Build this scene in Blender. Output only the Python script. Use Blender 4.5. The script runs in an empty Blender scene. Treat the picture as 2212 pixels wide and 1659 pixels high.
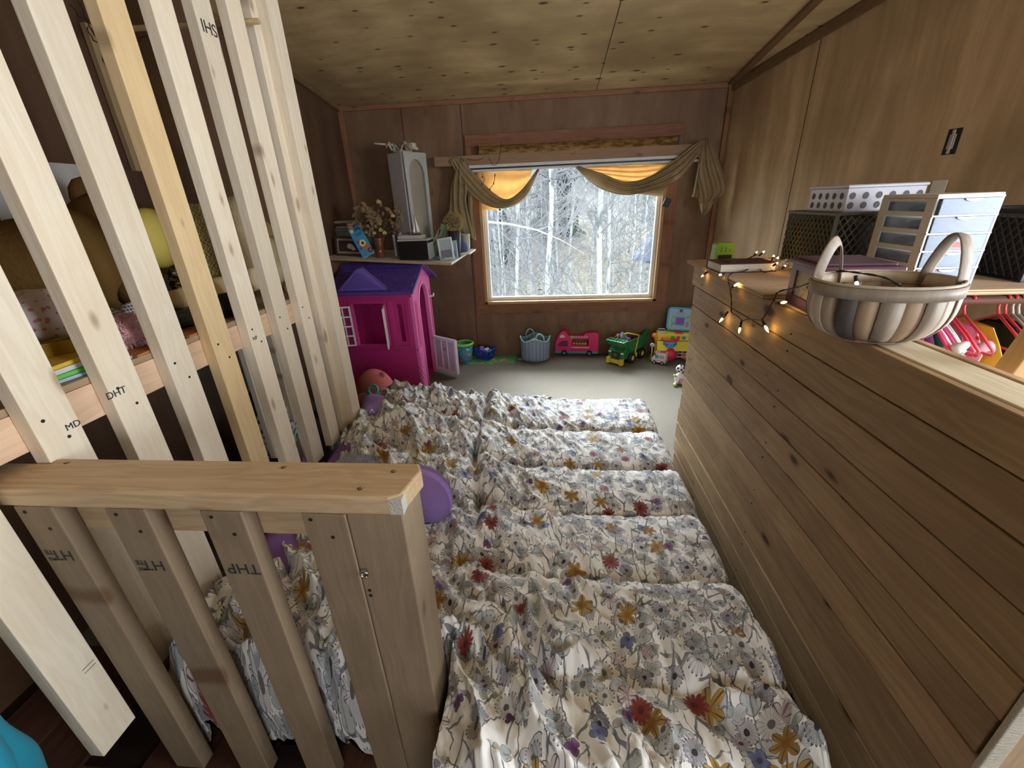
import bpy, bmesh, math, random
import numpy as np
from mathutils import Vector, Matrix, Euler
C = bpy.context.scene.collection
PI = math.pi
random.seed(7)
# ---------------------------------------------------------------- camera
FPX = 912.0
CR = Vector((0.9958, 0.0787, -0.0376)); CF = Vector((-0.0878, 0.9134, -0.3974))
CR = (CR - CF * CR.dot(CF) / CF.dot(CF)).normalized(); CF.normalize(); CU = CR.cross(CF).normalized()
CO = Vector((0, 0, 1.5))
cam = bpy.data.objects.new('camera', bpy.data.cameras.new('camera')); C.objects.link(cam)
cam.matrix_world = Matrix(((CR.x, CU.x, -CF.x, CO.x), (CR.y, CU.y, -CF.y, CO.y), (CR.z, CU.z, -CF.z, CO.z), (0, 0, 0, 1)))
cam.data.sensor_width = 36; cam.data.sensor_fit = 'HORIZONTAL'; cam.data.lens = 36 * FPX / 2212
cam.data.clip_start = 0.02; cam.data.clip_end = 300
bpy.context.scene.camera = cam
def ray(px, py): return CF + ((px - 1106) * CR - (py - 829.5) * CU) / FPX
def onx(px, py, x): d = ray(px, py); return CO + d * (x / d.x)
def ony(px, py, y): d = ray(px, py); return CO + d * (y / d.y)
def onz(px, py, z): d = ray(px, py); return CO + d * ((z - 1.5) / d.z)
# ---------------------------------------------------------------- world, lights, exposure
sc = bpy.context.scene
sc.view_settings.view_transform = 'Standard'; sc.view_settings.look = 'None'; sc.view_settings.gamma = 1
sc.view_settings.use_curve_mapping = False
sc.view_settings.exposure = 0.86
sc.cycles.max_bounces = 10; sc.cycles.diffuse_bounces = 6; sc.cycles.transmission_bounces = 8; sc.cycles.transparent_max_bounces = 12
sc.cycles.sample_clamp_indirect = 6; sc.cycles.use_denoising = True; sc.cycles.caustics_reflective = False; sc.cycles.caustics_refractive = False
W = bpy.data.worlds.new('overcast_sky'); sc.world = W; W.use_nodes = True
W.node_tree.nodes['Background'].inputs[0].default_value = (0.86, 0.93, 1.0, 1); W.node_tree.nodes['Background'].inputs[1].default_value = 3.3
def light(name, kind, loc, direction, **k):
    l = bpy.data.lights.new(name, kind)
    for a, b in k.items(): setattr(l, a, b)
    o = bpy.data.objects.new(name, l); C.objects.link(o); o.location = loc
    o.rotation_euler = Vector(direction).to_track_quat('-Z', 'Y').to_euler(); return o
light('hazy_sun', 'SUN', (0, 8, 8), (0.10, -1, -0.62), energy=25.0, angle=math.radians(46), color=(0.87, 0.94, 1.0))
light('added_front_fill', 'AREA', (1.2, -2.32, 1.5), (-.1, 1, -0.16), energy=11, shape='RECTANGLE', size=1.55, size_y=1.05, color=(0.90, 0.96, 1.0))  # added fill light behind the camera, lifts the near end of the bed
light('right_window_daylight', 'AREA', (2.47, 0.35, 1.5), (-1, 0.06, -0.05), energy=60, shape='RECTANGLE', size=1.3, size_y=1.15, color=(0.90, 0.96, 1.0))
for nm, loc, di, sx, sy in (('window_portal', (0.19, 4.12, 1.17), (0, -1, 0), 1.75, 1.45),):
    o = light(nm, 'AREA', loc, di, shape='RECTANGLE', size=sx, size_y=sy); o.data.cycles.is_portal = True
# ---------------------------------------------------------------- node helpers
class NT:
    def __init__(s, name):
        s.m = bpy.data.materials.new(name); s.m.use_nodes = True; s.t = s.m.node_tree
        s.b = s.t.nodes['Principled BSDF']; s.out = s.t.nodes['Material Output']
    def n(s, typ, ins=None, **k):
        nd = s.t.nodes.new(typ)
        for a, b in k.items(): setattr(nd, a, b)
        for a, b in (ins or {}).items(): s.set(nd.inputs[a], b)
        return nd
    def set(s, sock, v):
        if isinstance(v, bpy.types.NodeSocket): s.t.links.new(v, sock)
        elif isinstance(v, (tuple, list)):
            if len(v) == 3 and sock.type == 'RGBA': v = (*v, 1)
            sock.default_value = v
        else: sock.default_value = v
    def mth(s, op, a, b=0.0, c=0.0):
        nd = s.n('ShaderNodeMath', {0: a, 1: b, 2: c}, operation=op); return nd.outputs[0]
    def vm(s, op, a, b=(0, 0, 0), out=0):
        nd = s.n('ShaderNodeVectorMath', {0: a}, operation=op)
        if op == 'SCALE': s.set(nd.inputs['Scale'], b)
        else: s.set(nd.inputs[1], b)
        return nd.outputs[out]
    def mix(s, f, a, b, mode='MIX'):
        nd = s.n('ShaderNodeMix', data_type='RGBA', blend_type=mode)
        s.set(nd.inputs[0], f); s.set(nd.inputs[6], a); s.set(nd.inputs[7], b); return nd.outputs[2]
    def noise(s, v, sc=5, det=3, rough=.5, dist=0.0, out=0, d='3D'):
        return s.n('ShaderNodeTexNoise', {'Vector': v, 'Scale': sc, 'Detail': det, 'Roughness': rough, 'Distortion': dist}, noise_dimensions=d).outputs[out]
    def ramp(s, f, a, b):
        nd = s.n('ShaderNodeMapRange', {0: f, 1: a, 2: b}); return nd.outputs[0]
    def vor(s, v, sc=5, feat='F1', out='Distance', rnd=1.0, d='3D'):
        return s.n('ShaderNodeTexVoronoi', {'Vector': v, 'Scale': sc, 'Randomness': rnd}, feature=feat, voronoi_dimensions=d).outputs[out]
    def obj(s): return s.n('ShaderNodeTexCoord').outputs['Object']
    def uv(s): return s.n('ShaderNodeTexCoord').outputs['UV']
    def rnd(s): return s.n('ShaderNodeObjectInfo').outputs['Random']
    def map(s, v, sca=(1, 1, 1), loc=(0, 0, 0), rot=(0, 0, 0)):
        return s.n('ShaderNodeMapping', {'Vector': v, 'Scale': sca, 'Location': loc, 'Rotation': rot}).outputs[0]
    def bump(s, h, st=.3, dist=.01):
        nd = s.n('ShaderNodeBump', {'Height': h, 'Strength': st, 'Distance': dist}); s.set(s.b.inputs['Normal'], nd.outputs[0])
    def fin(s, col=None, rough=.6, spec=.3, **k):
        if col is not None: s.set(s.b.inputs['Base Color'], col)
        s.set(s.b.inputs['Roughness'], rough); s.set(s.b.inputs['Specular IOR Level'], spec)
        for a, b in k.items(): s.set(s.b.inputs[a], b)
        return s.m
_pm = {}
def plain(name, col, rough=.5, spec=.4, bump=0, bs=60, var=.06, **k):
    if name in _pm: return _pm[name]
    s = NT(name); o = s.obj(); n = s.noise(o, 9, 3)
    c = s.mix(s.ramp(n, .3, .7), tuple(x * (1 - var) for x in col), tuple(min(1, x * (1 + var)) for x in col))
    if bump: s.bump(s.noise(o, bs, 3), bump, .004)
    _pm[name] = s.fin(c, rough, spec, **k); return _pm[name]
def wood(name, base, dark, axis=2, rough=.6, rings=1.0, knot=.5, knotcol=(.10, .045, .02), var=.18, spec=.25, tint2=None, kscale=1.0, flat=0):
    s = NT(name); o = s.obj(); r = s.rnd()
    off = s.vm('SCALE', s.vm('ADD', (1.3, 2.1, 3.7), (0, 0, 0)), s.mth('MULTIPLY', r, 23.0)); o = s.vm('ADD', o, off)
    sl = [11, 11, 11]; sl[axis] = .9
    w = s.noise(s.vm('MULTIPLY', o, (1.6, 1.6, 1.6)), 1.4, 2, out=1)
    p = s.vm('ADD', s.vm('MULTIPLY', o, tuple(sl)), s.vm('SCALE', w, .9))
    n1 = s.noise(p, 1.5 * rings, 3, .55)
    f1 = s.ramp(s.mth('SINE', s.mth('MULTIPLY', n1, 38.0)), -1, 1)
    sl2 = [130, 130, 130]; sl2[axis] = 4
    n2 = s.noise(s.vm('MULTIPLY', o, tuple(sl2)), 1, 2)
    blot = s.noise(o, 3.2, 3)
    c = s.mix(s.mth('MULTIPLY', f1, .42), base, dark)
    c = s.mix(s.ramp(n2, .35, .75), c, s.mix(.35, c, dark))
    c = s.mix(s.ramp(blot, .38, .72), c, s.mix(.5, c, tint2 or dark))
    if knot:
        sk = [6.0 * kscale] * 3; sk[axis] = 2.6 * kscale; _z = 0
        fx_ = flat if flat != axis else (1 if axis != 1 else 2)
        kp = s.n('ShaderNodeSeparateXYZ', {0: s.vm('ADD', s.vm('MULTIPLY', o, tuple(sk)), s.vm('SCALE', w, .35))}); ca = [i for i in range(3) if i != fx_]
        kvv = s.n('ShaderNodeCombineXYZ', {0: kp.outputs[ca[0]], 1: kp.outputs[ca[1]], 2: 0.0}).outputs[0]
        kn = s.n('ShaderNodeTexVoronoi', {'Vector': kvv, 'Scale': 1.0}, voronoi_dimensions='2D')
        kc = s.n('ShaderNodeSeparateColor', {0: kn.outputs['Color']}); kd = s.mth('ADD', kn.outputs['Distance'], s.mth('MULTIPLY', kc.outputs[0], .09))
        c = s.mix(s.mth('MULTIPLY', s.ramp(kd, .30, .06), .5 * knot), c, dark)
        c = s.mix(s.mth('MULTIPLY', s.ramp(kd, .115, .06), min(1, knot * 1.4)), c, knotcol)
    v = s.mth('ADD', 1 - var / 2, s.mth('MULTIPLY', r, var))
    c = s.mix(1.0, c, s.n('ShaderNodeCombineColor', {0: v, 1: v, 2: v}).outputs[0], 'MULTIPLY')
    s.bump(s.mth('ADD', n2, s.mth('MULTIPLY', f1, .3)), .16, .003)
    return s.fin(c, rough, spec)
# ---------------------------------------------------------------- mesh helpers
class MB:
    def __init__(s): s.v = []; s.f = []; s.mi = []; s.uv = None
    def add(s, vs, fs, mi=0):
        k = len(s.v); s.v += [tuple(v) for v in vs]; s.f += [tuple(i + k for i in f) for f in fs]; s.mi += [mi] * len(fs); return s
    def box(s, x0, x1, y0, y1, z0, z1, mi=0, M=None):
        vs = [Vector((x, y, z)) for z in (z0, z1) for y in (y0, y1) for x in (x0, x1)]
        if M: vs = [M @ v for v in vs]
        return s.add(vs, [(0, 2, 3, 1), (4, 5, 7, 6), (0, 1, 5, 4), (2, 6, 7, 3), (0, 4, 6, 2), (1, 3, 7, 5)], mi)
    def cbox(s, c, d, rot=(0, 0, 0), mi=0):
        M = Matrix.Translation(c) @ Euler(rot).to_matrix().to_4x4()
        return s.box(-d[0] / 2, d[0] / 2, -d[1] / 2, d[1] / 2, -d[2] / 2, d[2] / 2, mi, M)
    def prism(s, poly, ax, a, b, mi=0, M=None):
        # poly: 2-D points in the plane normal to axis ax, extruded from a to b
        n = len(poly); vs = []
        for t in (a, b):
            for p in poly:
                q = list(p); q.insert(ax, t); v = Vector(q); vs.append(M @ v if M else v)
        fs = [tuple(range(n - 1, -1, -1)), tuple(range(n, 2 * n))] + [(i, (i + 1) % n, n + (i + 1) % n, n + i) for i in range(n)]
        return s.add(vs, fs, mi)
    def tube(s, pts, r, n=8, mi=0, close=False, caps=True, flat=None, up=None):
        pts = [Vector(p) for p in pts]; m = len(pts); rs = r if isinstance(r, (list, tuple)) else [r] * m
        rings = []; prev = None
        for i, p in enumerate(pts):
            t = (pts[(i + 1) % m] - pts[i - 1]) if close else (pts[min(i + 1, m - 1)] - pts[max(i - 1, 0)])
            if t.length < 1e-9: t = Vector((0, 0, 1))
            t.normalize()
            if up is not None: a = Vector(up)
            elif prev is None: a = Vector((0, 0, 1)) if abs(t.z) < .9 else Vector((1, 0, 0))
            else: a = prev
            u = a - t * a.dot(t)
            if u.length < 1e-6: u = Vector((0, 1, 0)) - t * t.y
            u.normalize(); w = t.cross(u); prev = u
            ru, rw = (rs[i], rs[i] if flat is None else rs[i] * flat)
            rings.append([p + u * (math.cos(k * 2 * PI / n) * ru) + w * (math.sin(k * 2 * PI / n) * rw) for k in range(n)])
        vs = [v for q in rings for v in q]; fs = []
        for i in range(m if close else m - 1):
            j = (i + 1) % m
            for k in range(n): fs.append((i * n + k, i * n + (k + 1) % n, j * n + (k + 1) % n, j * n + k))
        if caps and not close: fs += [tuple(range(n - 1, -1, -1)), tuple((m - 1) * n + k for k in range(n))]
        return s.add(vs, fs, mi)
    def lathe(s, prof, n=24, c=(0, 0, 0), mi=0, sx=1, sy=1, M=None, caps=True):
        vs = []; fs = []
        for r, z in prof:
            for k in range(n):
                v = Vector((c[0] + r * math.cos(2 * PI * k / n) * sx, c[1] + r * math.sin(2 * PI * k / n) * sy, c[2] + z)); vs.append(M @ v if M else v)
        for i in range(len(prof) - 1):
            for k in range(n): fs.append((i * n + k, i * n + (k + 1) % n, (i + 1) * n + (k + 1) % n, (i + 1) * n + k))
        if caps: fs += [tuple(range(n - 1, -1, -1)), tuple((len(prof) - 1) * n + k for k in range(n))]
        return s.add(vs, fs, mi)
    def ball(s, c, r, n=16, mi=0, M=None, f=None):
        m = max(4, n // 2); vs = []; r = r if isinstance(r, (tuple, list)) else (r, r, r)
        c = Vector(c)
        pts = [(0, 0, 1)] + [(math.sin(PI * i / m) * math.cos(2 * PI * k / n), math.sin(PI * i / m) * math.sin(2 * PI * k / n), math.cos(PI * i / m)) for i in range(1, m) for k in range(n)] + [(0, 0, -1)]
        for p in pts:
            q = 1 + (f(*p) if f else 0); v = Vector((p[0] * r[0] * q, p[1] * r[1] * q, p[2] * r[2] * q)); v = (M @ v if M else v); vs.append(c + v)
        fs = [(0, 1 + k, 1 + (k + 1) % n) for k in range(n)]
        for i in range(m - 2):
            for k in range(n): fs.append((1 + i * n + k, 1 + (i + 1) * n + k, 1 + (i + 1) * n + (k + 1) % n, 1 + i * n + (k + 1) % n))
        L = len(pts) - 1; b = 1 + (m - 2) * n
        fs += [(L, b + (k + 1) % n, b + k) for k in range(n)]
        return s.add(vs, fs, mi)
    def grid(s, nu, nv, fn, mi=0, wrap=False):
        vs = [fn(i / (nu if wrap else nu - 1), j / (nv - 1)) for j in range(nv) for i in range(nu)]
        fs = [(j * nu + i, j * nu + (i + 1) % nu, (j + 1) * nu + (i + 1) % nu, (j + 1) * nu + i) for j in range(nv - 1) for i in range(nu if wrap else nu - 1)]
        return s.add(vs, fs, mi)
    def obj(s, name, mats, parent=None, smooth=False, bevel=0, off=(0, 0, 0), solid=0, sub=0, kind=None, label=None, loc=None, rot=None):
        me = bpy.data.meshes.new(name); off = Vector(off)
        me.from_pydata([tuple(Vector(v) - off) for v in s.v] if off.length else s.v, [], s.f)
        for m in (mats if isinstance(mats, (list, tuple)) else [mats]): me.materials.append(m)
        if max(s.mi, default=0) > 0: me.polygons.foreach_set('material_index', s.mi)
        if smooth: me.polygons.foreach_set('use_smooth', [True] * len(me.polygons))
        if s.uv is not None:
            ul = me.uv_layers.new(name='UVMap'); idx = np.zeros(len(me.loops), dtype=np.int32); me.loops.foreach_get('vertex_index', idx)
            ul.data.foreach_set('uv', np.asarray(s.uv, dtype=np.float32)[idx].ravel())
        me.update()
        o = bpy.data.objects.new(name, me); C.objects.link(o)
        if parent is not None: o.parent = parent
        if bevel:
            b = o.modifiers.new('bevel', 'BEVEL'); b.width = bevel; b.segments = 2; b.limit_method = 'ANGLE'; b.angle_limit = .7
        if solid: q = o.modifiers.new('solid', 'SOLIDIFY'); q.thickness = solid; q.offset = 0
        if sub: q = o.modifiers.new('sub', 'SUBSURF'); q.levels = sub; q.render_levels = sub
        if kind: o['kind'] = kind
        if label: o['label'] = label
        if loc is not None: o.location = loc
        if rot is not None: o.rotation_euler = rot
        return o
def thing(name, label, cat, loc=(0, 0, 0), rotz=0, group=None, rot=None):
    o = bpy.data.objects.new(name, None); C.objects.link(o); o.empty_display_size = .05
    o.location = loc; o.rotation_euler = rot if rot else (0, 0, rotz); o['label'] = label; o['category'] = cat
    if group: o['group'] = group
    return o
def tag(o, label, cat, group=None, kind=None):
    o['label'] = label; o['category'] = cat
    if group: o['group'] = group
    if kind: o['kind'] = kind
    return o
def dup(src, parent=None):
    c = src.copy(); C.objects.link(c)
    if parent is not None: c.parent = parent
    return c
def dup_tree(root, loc, rotz=None, label=None, scale=None):
    r = root.copy(); C.objects.link(r); r.location = loc
    if rotz is not None: r.rotation_euler = (0, 0, rotz)
    if scale is not None: r.scale = (scale,) * 3 if not isinstance(scale, tuple) else scale
    if label: r['label'] = label
    for ch in list(root.children):
        c = dup(ch, r)
        for g in list(ch.children): dup(g, c)
    return r
def struct(name, mb, m, bevel=0, **k): return mb.obj(name, m, kind='structure', bevel=bevel, **k)
def text(name, s, size, mat, parent, loc, rot, ext=.0004, label=None, sx=1.0):
    cu = bpy.data.curves.new(name, 'FONT'); cu.body = s; cu.size = size; cu.extrude = ext; cu.align_x = 'CENTER'; cu.align_y = 'CENTER'
    t = bpy.data.objects.new(name, cu); C.objects.link(t); me = bpy.data.meshes.new_from_object(t.evaluated_get(bpy.context.evaluated_depsgraph_get()))
    bpy.data.objects.remove(t); me.materials.clear(); me.materials.append(mat)
    o = bpy.data.objects.new(name, me); C.objects.link(o); o.parent = parent; o.location = loc; o.rotation_euler = rot; o.scale = (sx, 1, 1)
    if label: o['label'] = label
    return o
def vnoise(x, y, seed=0):
    xi = np.floor(x).astype(np.int64); yi = np.floor(y).astype(np.int64); xf = x - xi; yf = y - yi
    u = xf * xf * (3 - 2 * xf); v = yf * yf * (3 - 2 * yf)
    def h(a, b):
        n = (a * 374761393 + b * 668265263 + seed * 974634777) & 0xffffffff
        n = ((n ^ (n >> 13)) * 1274126177) & 0xffffffff
        return ((n ^ (n >> 16)) & 0xffff) / 65535.0
    return (h(xi, yi) * (1 - u) + h(xi + 1, yi) * u) * (1 - v) + (h(xi, yi + 1) * (1 - u) + h(xi + 1, yi + 1) * u) * v
def fbm(x, y, seed=0, oc=3):
    r = 0; a = .5
    for i in range(oc): r = r + a * vnoise(x * 2 ** i, y * 2 ** i, seed + i); a *= .5
    return r
def sstep(a, b, x): t = np.clip((x - a) / (b - a), 0, 1); return t * t * (3 - 2 * t)
# ---------------------------------------------------------------- materials
PINE = wood('pine_stud', (.72, .56, .36), (.50, .33, .17), axis=2, knot=.35, var=.22, tint2=(.66, .47, .27))
PINEX = wood('pine_rail_x', (.60, .45, .28), (.38, .24, .125), axis=0, knot=.3, rings=1.3)
PINEY = wood('pine_rail_y', (.62, .44, .28), (.44, .27, .14), axis=1, knot=.3)
BOARD = wood('aged_cedar_board', (.40, .275, .15), (.22, .135, .065), axis=1, knot=.8, var=.32, tint2=(.22, .135, .072), kscale=.85, knotcol=(.06, .03, .018))
CAPW = wood('worn_plate_wood', (.74, .65, .49), (.52, .43, .29), axis=1, knot=.1)
def plywood(name, base, dark, knots, stretch, ks=2.6, kcol=(.07, .042, .022), blot=1.0, rough=.55, kv=(1, 1, 1)):
    s = NT(name); o = s.obj()
    w = s.noise(o, 1.1, 3, out=1)
    p = s.vm('ADD', s.vm('MULTIPLY', o, stretch), s.vm('SCALE', w, .8))
    n1 = s.noise(p, 2.4, 4, .6); n2 = s.noise(s.vm('MULTIPLY', o, tuple(a * 14 for a in stretch)), 3, 2)
    c = s.mix(s.ramp(n1, .32, .68), base, dark)
    c = s.mix(s.mth('MULTIPLY', s.ramp(s.noise(o, 1.5, 3), .40, .66), .6 * blot), c, tuple(x * .62 for x in dark))
    c = s.mix(s.mth('MULTIPLY', s.ramp(n2, .4, .7), .25), c, dark)
    if knots:
        kp = s.n('ShaderNodeSeparateXYZ', {0: s.vm('ADD', s.vm('MULTIPLY', o, kv), s.vm('SCALE', w, .10))}); ca = [i for i in range(3) if i != kv.index(min(kv))]
        vo = s.n('ShaderNodeTexVoronoi', {'Vector': s.n('ShaderNodeCombineXYZ', {0: kp.outputs[ca[0]], 1: kp.outputs[ca[1]], 2: 0.0}).outputs[0], 'Scale': ks}, voronoi_dimensions='2D'); kd = vo.outputs['Distance']
        cs = s.n('ShaderNodeSeparateColor', {0: vo.outputs['Color']}); pr = s.mth('GREATER_THAN', cs.outputs[0], .55); kr = s.mth('ADD', .045, s.mth('MULTIPLY', cs.outputs[1], .065))
        c = s.mix(s.mth('MULTIPLY', s.ramp(s.mth('DIVIDE', kd, kr), 2.2, .7), s.mth('MULTIPLY', pr, knots * .45)), c, tuple(x * .5 for x in dark)); c = s.mix(s.mth('MULTIPLY', s.ramp(s.mth('DIVIDE', kd, kr), 1.05, .8), s.mth('MULTIPLY', pr, knots)), c, kcol)
    s.bump(n2, .08, .003)
    return s.fin(c, rough, .25)
CEILM = plywood('ceiling_plywood', (.62, .46, .25), (.40, .275, .13), 1.0, (.9, 3.4, 1), ks=1.0, kv=(4.2, 10.0, .3), blot=1.45)
WALLB = plywood('wall_plywood_red', (.265, .165, .092), (.170, .092, .055), .3, (3.0, 1, .45), ks=1.0, kv=(5, .2, 2.6))
WALLR = plywood('wall_plywood_tan', (.52, .36, .205), (.33, .21, .11), 0, (3.5, 5.0, .35), blot=1.25)
TRIM = wood('window_trim_wood', (.30, .14, .075), (.17, .07, .04), axis=0, knot=.5)
TRIMV = wood('window_trim_wood_v', (.31, .15, .08), (.18, .075, .042), axis=2, knot=.5)
DARKM = plain('screw_hole_black', (.012, .01, .008), .7)
BLACK = plain('black_plastic', (.012, .012, .014), .45)
WHITE = plain('white_plastic', (.75, .75, .76), .4)
# ---------------------------------------------------------------- setting
def ceilz(y): return 2.272 + .13 * (4.03 - y)
s = NT('grey_carpet'); o = s.obj()
n = s.noise(o, 160, 3, .7); c = s.mix(s.ramp(n, .3, .7), (.10, .088, .07), (.29, .265, .22)); c = s.mix(s.mth('MULTIPLY', s.ramp(s.noise(o, 3, 3), .35, .7), .35), c, (.20, .175, .14))
s.bump(n, .8, .006); CARPET = s.fin(c, .95, .05)
struct('floor', MB().box(-2.3, 3.4, .95, 4.40, -.06, 0), CARPET)
LAM = wood('dark_laminate', (.10, .045, .028), (.045, .02, .014), axis=1, knot=0, rough=.35, var=.5)
fl = MB().box(-2.3, 3.4, -2.2, .95, -.07, -.012); FL = struct('floor_landing', fl, plain('subfloor_dark', (.02, .012, .01)))
for i in range(14):
    x0 = -1.78 + i * .19
    for j in range(3):
        y0 = -2.2 + j * 1.2 - (i % 3) * .4
        MB().box(x0, x0 + .187, max(-2.2, y0), min(.95, y0 + 1.197), -.012, 0).obj('plank', LAM, FL, bevel=.0015)
# back wall with the window opening x -.61..1.0, z .59..1.92
wb = MB()
for a in ((-2.3, -.61, -.05, 3), (1.0, 3.4, -.05, 3), (-.61, 1.0, -.05, .59), (-.61, 1.0, 1.92, 3)): wb.box(a[0], a[1], 4.03, 4.13, a[2], a[3])
WB = struct('wall_back', wb, WALLB)
for x in (-1.22, -.72): MB().box(x, x + .004, 4.027, 4.031, 0, 2.27).obj('panel_joint', DARKM, WB)
MB().box(-1.75, 1.42, 4.008, 4.03, 0, .028).obj('base_strip', TRIM, WB)
struct('wall_left', MB().box(-1.85, -1.75, -2.2, 4.13, -.05, 3.2), plywood('wall_plywood_dark', (.150, .085, .045), (.085, .042, .026), .3, (1, 3.0, .45), ks=1.0, kv=(.1, 5, 2.6)))
RW0 = Vector((1.42, 4.03)); RWK = .25
def rwx(y): return RW0.x + (RW0.y - y) * RWK
y0, y1 = -.35, 1.05
pw = []
for (ya, yb, za, zb) in ((-2.2, y0, -.05, 3.2), (y1, 4.03, -.05, 3.2), (y0, y1, -.05, .93), (y0, y1, 2.1, 3.2)):
    pw.append(((rwx(ya), ya), (rwx(yb), yb), za, zb))
wr = MB()
for (xa, ya), (xb, yb), za, zb in pw: wr.prism([(xa, ya), (xa + .1, ya), (xb + .1, yb), (xb, yb)], 2, za, zb)
WR = struct('wall_right', wr, WALLR)
for y in (3.25,): MB().cbox((rwx(y) - .0, y, 1.4), (.003, .004, 2.6), (0, 0, -math.atan(RWK) * -1)).obj('panel_joint', DARKM, WR)
wf = MB()
for a in ((-1.85, .4, -.05, 3.3), (2.0, 3.4, -.05, 3.3), (.4, 2.0, -.05, .95), (.4, 2.0, 2.05, 3.3)): wf.box(a[0], a[1], -2.3, -2.2, a[2], a[3])  # opening added in this unseen wall to let the fill light in
struct('wall_front', wf, WALLR)
# ceiling
ce = MB().prism([(-2.3, ceilz(-2.3)), (4.13, ceilz(4.13)), (4.13, ceilz(4.13) + .1), (-2.3, ceilz(-2.3) + .1)], 0, -2.3, 3.4)
ce = MB(); ce.add([(-2.3, -2.3, ceilz(-2.3)), (3.4, -2.3, ceilz(-2.3)), (3.4, 4.13, ceilz(4.13)), (-2.3, 4.13, ceilz(4.13)), (-2.3, -2.3, ceilz(-2.3) + .1), (3.4, -2.3, ceilz(-2.3) + .1), (3.4, 4.13, ceilz(4.13) + .1), (-2.3, 4.13, ceilz(4.13) + .1)],
       [(0, 1, 2, 3), (7, 6, 5, 4), (0, 4, 5, 1), (1, 5, 6, 2), (2, 6, 7, 3), (3, 7, 4, 0)])
CE = struct('ceiling', ce, CEILM)
for x, ya in ((.375, 4.03),):
    b = MB(); b.add([(x, -2, ceilz(-2) - .0015), (x + .004, -2, ceilz(-2) - .0015), (x + .004, ya, ceilz(ya) - .0015), (x, ya, ceilz(ya) - .0015)], [(0, 1, 2, 3)]); b.obj('panel_joint', DARKM, CE)
def strip(name, a, b, w, t, m, parent=None, up=(0, 0, 1), struct_=True, bevel=.002):
    a = Vector(a); b = Vector(b); d = (b - a); L = d.length; q = d.to_track_quat('Y', 'Z').to_matrix().to_4x4(); M = Matrix.Translation(a) @ q
    mb = MB(); mb.box(-w / 2, w / 2, 0, L, -t / 2, t / 2, 0, M)
    return mb.obj(name, m, parent, bevel=bevel, kind='structure' if struct_ and parent is None else None)
TR1 = wood('ceiling_trim_wood', (.20, .12, .06), (.12, .065, .03), axis=1, knot=.2)
strip('trim_1', (1.40, 4.02, ceilz(4.02) - .012), (1.40, 1.0, ceilz(1.0) - .012), .05, .02, TR1)
strip('trim_2', (rwx(4.0) - .02, 4.02, ceilz(4.02) - .035), (rwx(.6) - .02, .6, ceilz(.6) - .035), .022, .055, TR1)
strip('trim_3', (-1.735, 4.02, ceilz(4.02) - .02), (-1.735, -1, ceilz(-1) - .02), .03, .04, TR1)
strip('trim_4', (-1.75, 4.02, ceilz(4.02) - .018), (1.42, 4.02, ceilz(4.02) - .018), .02, .034, TRIM)
MB().box(-1.75, -1.715, 4.0, 4.03, 0, 2.26).obj('trim_5', TRIMV, kind='structure', bevel=.002)
MB().box(1.385, 1.42, 4.0, 4.03, 0, 2.26).obj('trim_6', TRIMV, kind='structure', bevel=.002)
# window
FRM = wood('window_frame_pine', (.52, .34, .17), (.36, .21, .10), axis=2, knot=0)
WIN = bpy.data.objects.new('window_1', None); C.objects.link(WIN); WIN.location = (.19, 4.03, .5); WIN['kind'] = 'structure'
def wpart(n, a, m, bv=.003): MB().box(*a).obj(n, m, WIN, bevel=bv, off=WIN.location)
wpart('trim_board', (-.70, 1.085, 4.010, 4.03, .50, .592), TRIM); wpart('trim_board', (-.70, 1.085, 4.010, 4.03, 1.93, 2.02), TRIM)
wpart('trim_board', (-.70, -.612, 4.008, 4.03, .592, 1.93), TRIMV); wpart('trim_board', (.992, 1.085, 4.008, 4.03, .592, 1.93), TRIMV)
for a in ((-.612, -.585, 4.012, 4.13, .592, 1.92), (.965, .992, 4.012, 4.13, .592, 1.92), (-.612, .992, 4.012, 4.13, .592, .617)): wpart('jamb', a, FRM)
VIN = plain('window_sash_vinyl', (.78, .80, .80), .35)
for a in ((-.585, -.553, 4.07, 4.11, .617, 1.92), (.933, .965, 4.07, 4.11, .617, 1.92), (-.553, .933, 4.07, 4.11, .617, .650), (-.553, .933, 4.07, 4.11, 1.87, 1.92)): wpart('sash', a, VIN)
s = NT('window_glass'); gt = s.n('ShaderNodeBsdfTransparent', {0: (.97, .985, .98, 1)}); gg = s.n('ShaderNodeBsdfGlossy', {0: (1, 1, 1, 1), 'Roughness': .02})
mx = s.n('ShaderNodeMixShader'); s.set(mx.inputs[0], .008); s.t.links.new(gt.outputs[0], mx.inputs[1]); s.t.links.new(gg.outputs[0], mx.inputs[2]); s.t.links.new(mx.outputs[0], s.out.inputs[0]); WGL = s.m
wpart('pane', (-.553, .933, 4.088, 4.092, .65, 1.87), WGL, 0)
W3 = bpy.data.objects.new('added_window_3', None); C.objects.link(W3); W3.location = (1.2, -2.2, 1.5); W3['kind'] = 'structure'  # added unseen window frame around the fill light
for a in ((-.86, .86, -.02, .02, -.61, -.55), (-.86, .86, -.02, .02, .55, .61), (-.86, -.80, -.02, .02, -.55, .55), (.80, .86, -.02, .02, -.55, .55)): MB().box(*a).obj('trim_board', TRIM, W3, bevel=.003)
# frame of the side window beside the camera
W2 = bpy.data.objects.new('window_2', None); C.objects.link(W2); W2.location = (2.42, .35, .93); W2['kind'] = 'structure'; W2.rotation_euler = (0, 0, math.atan(RWK))
for a in ((-.02, .03, -.76, .76, -.06, 0), (-.02, .03, -.76, .76, 1.17, 1.23), (-.02, .03, -.76, -.70, 0, 1.17), (-.02, .03, .70, .76, 0, 1.17)): MB().box(*a).obj('trim_board', TRIMV, W2, bevel=.003)

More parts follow.
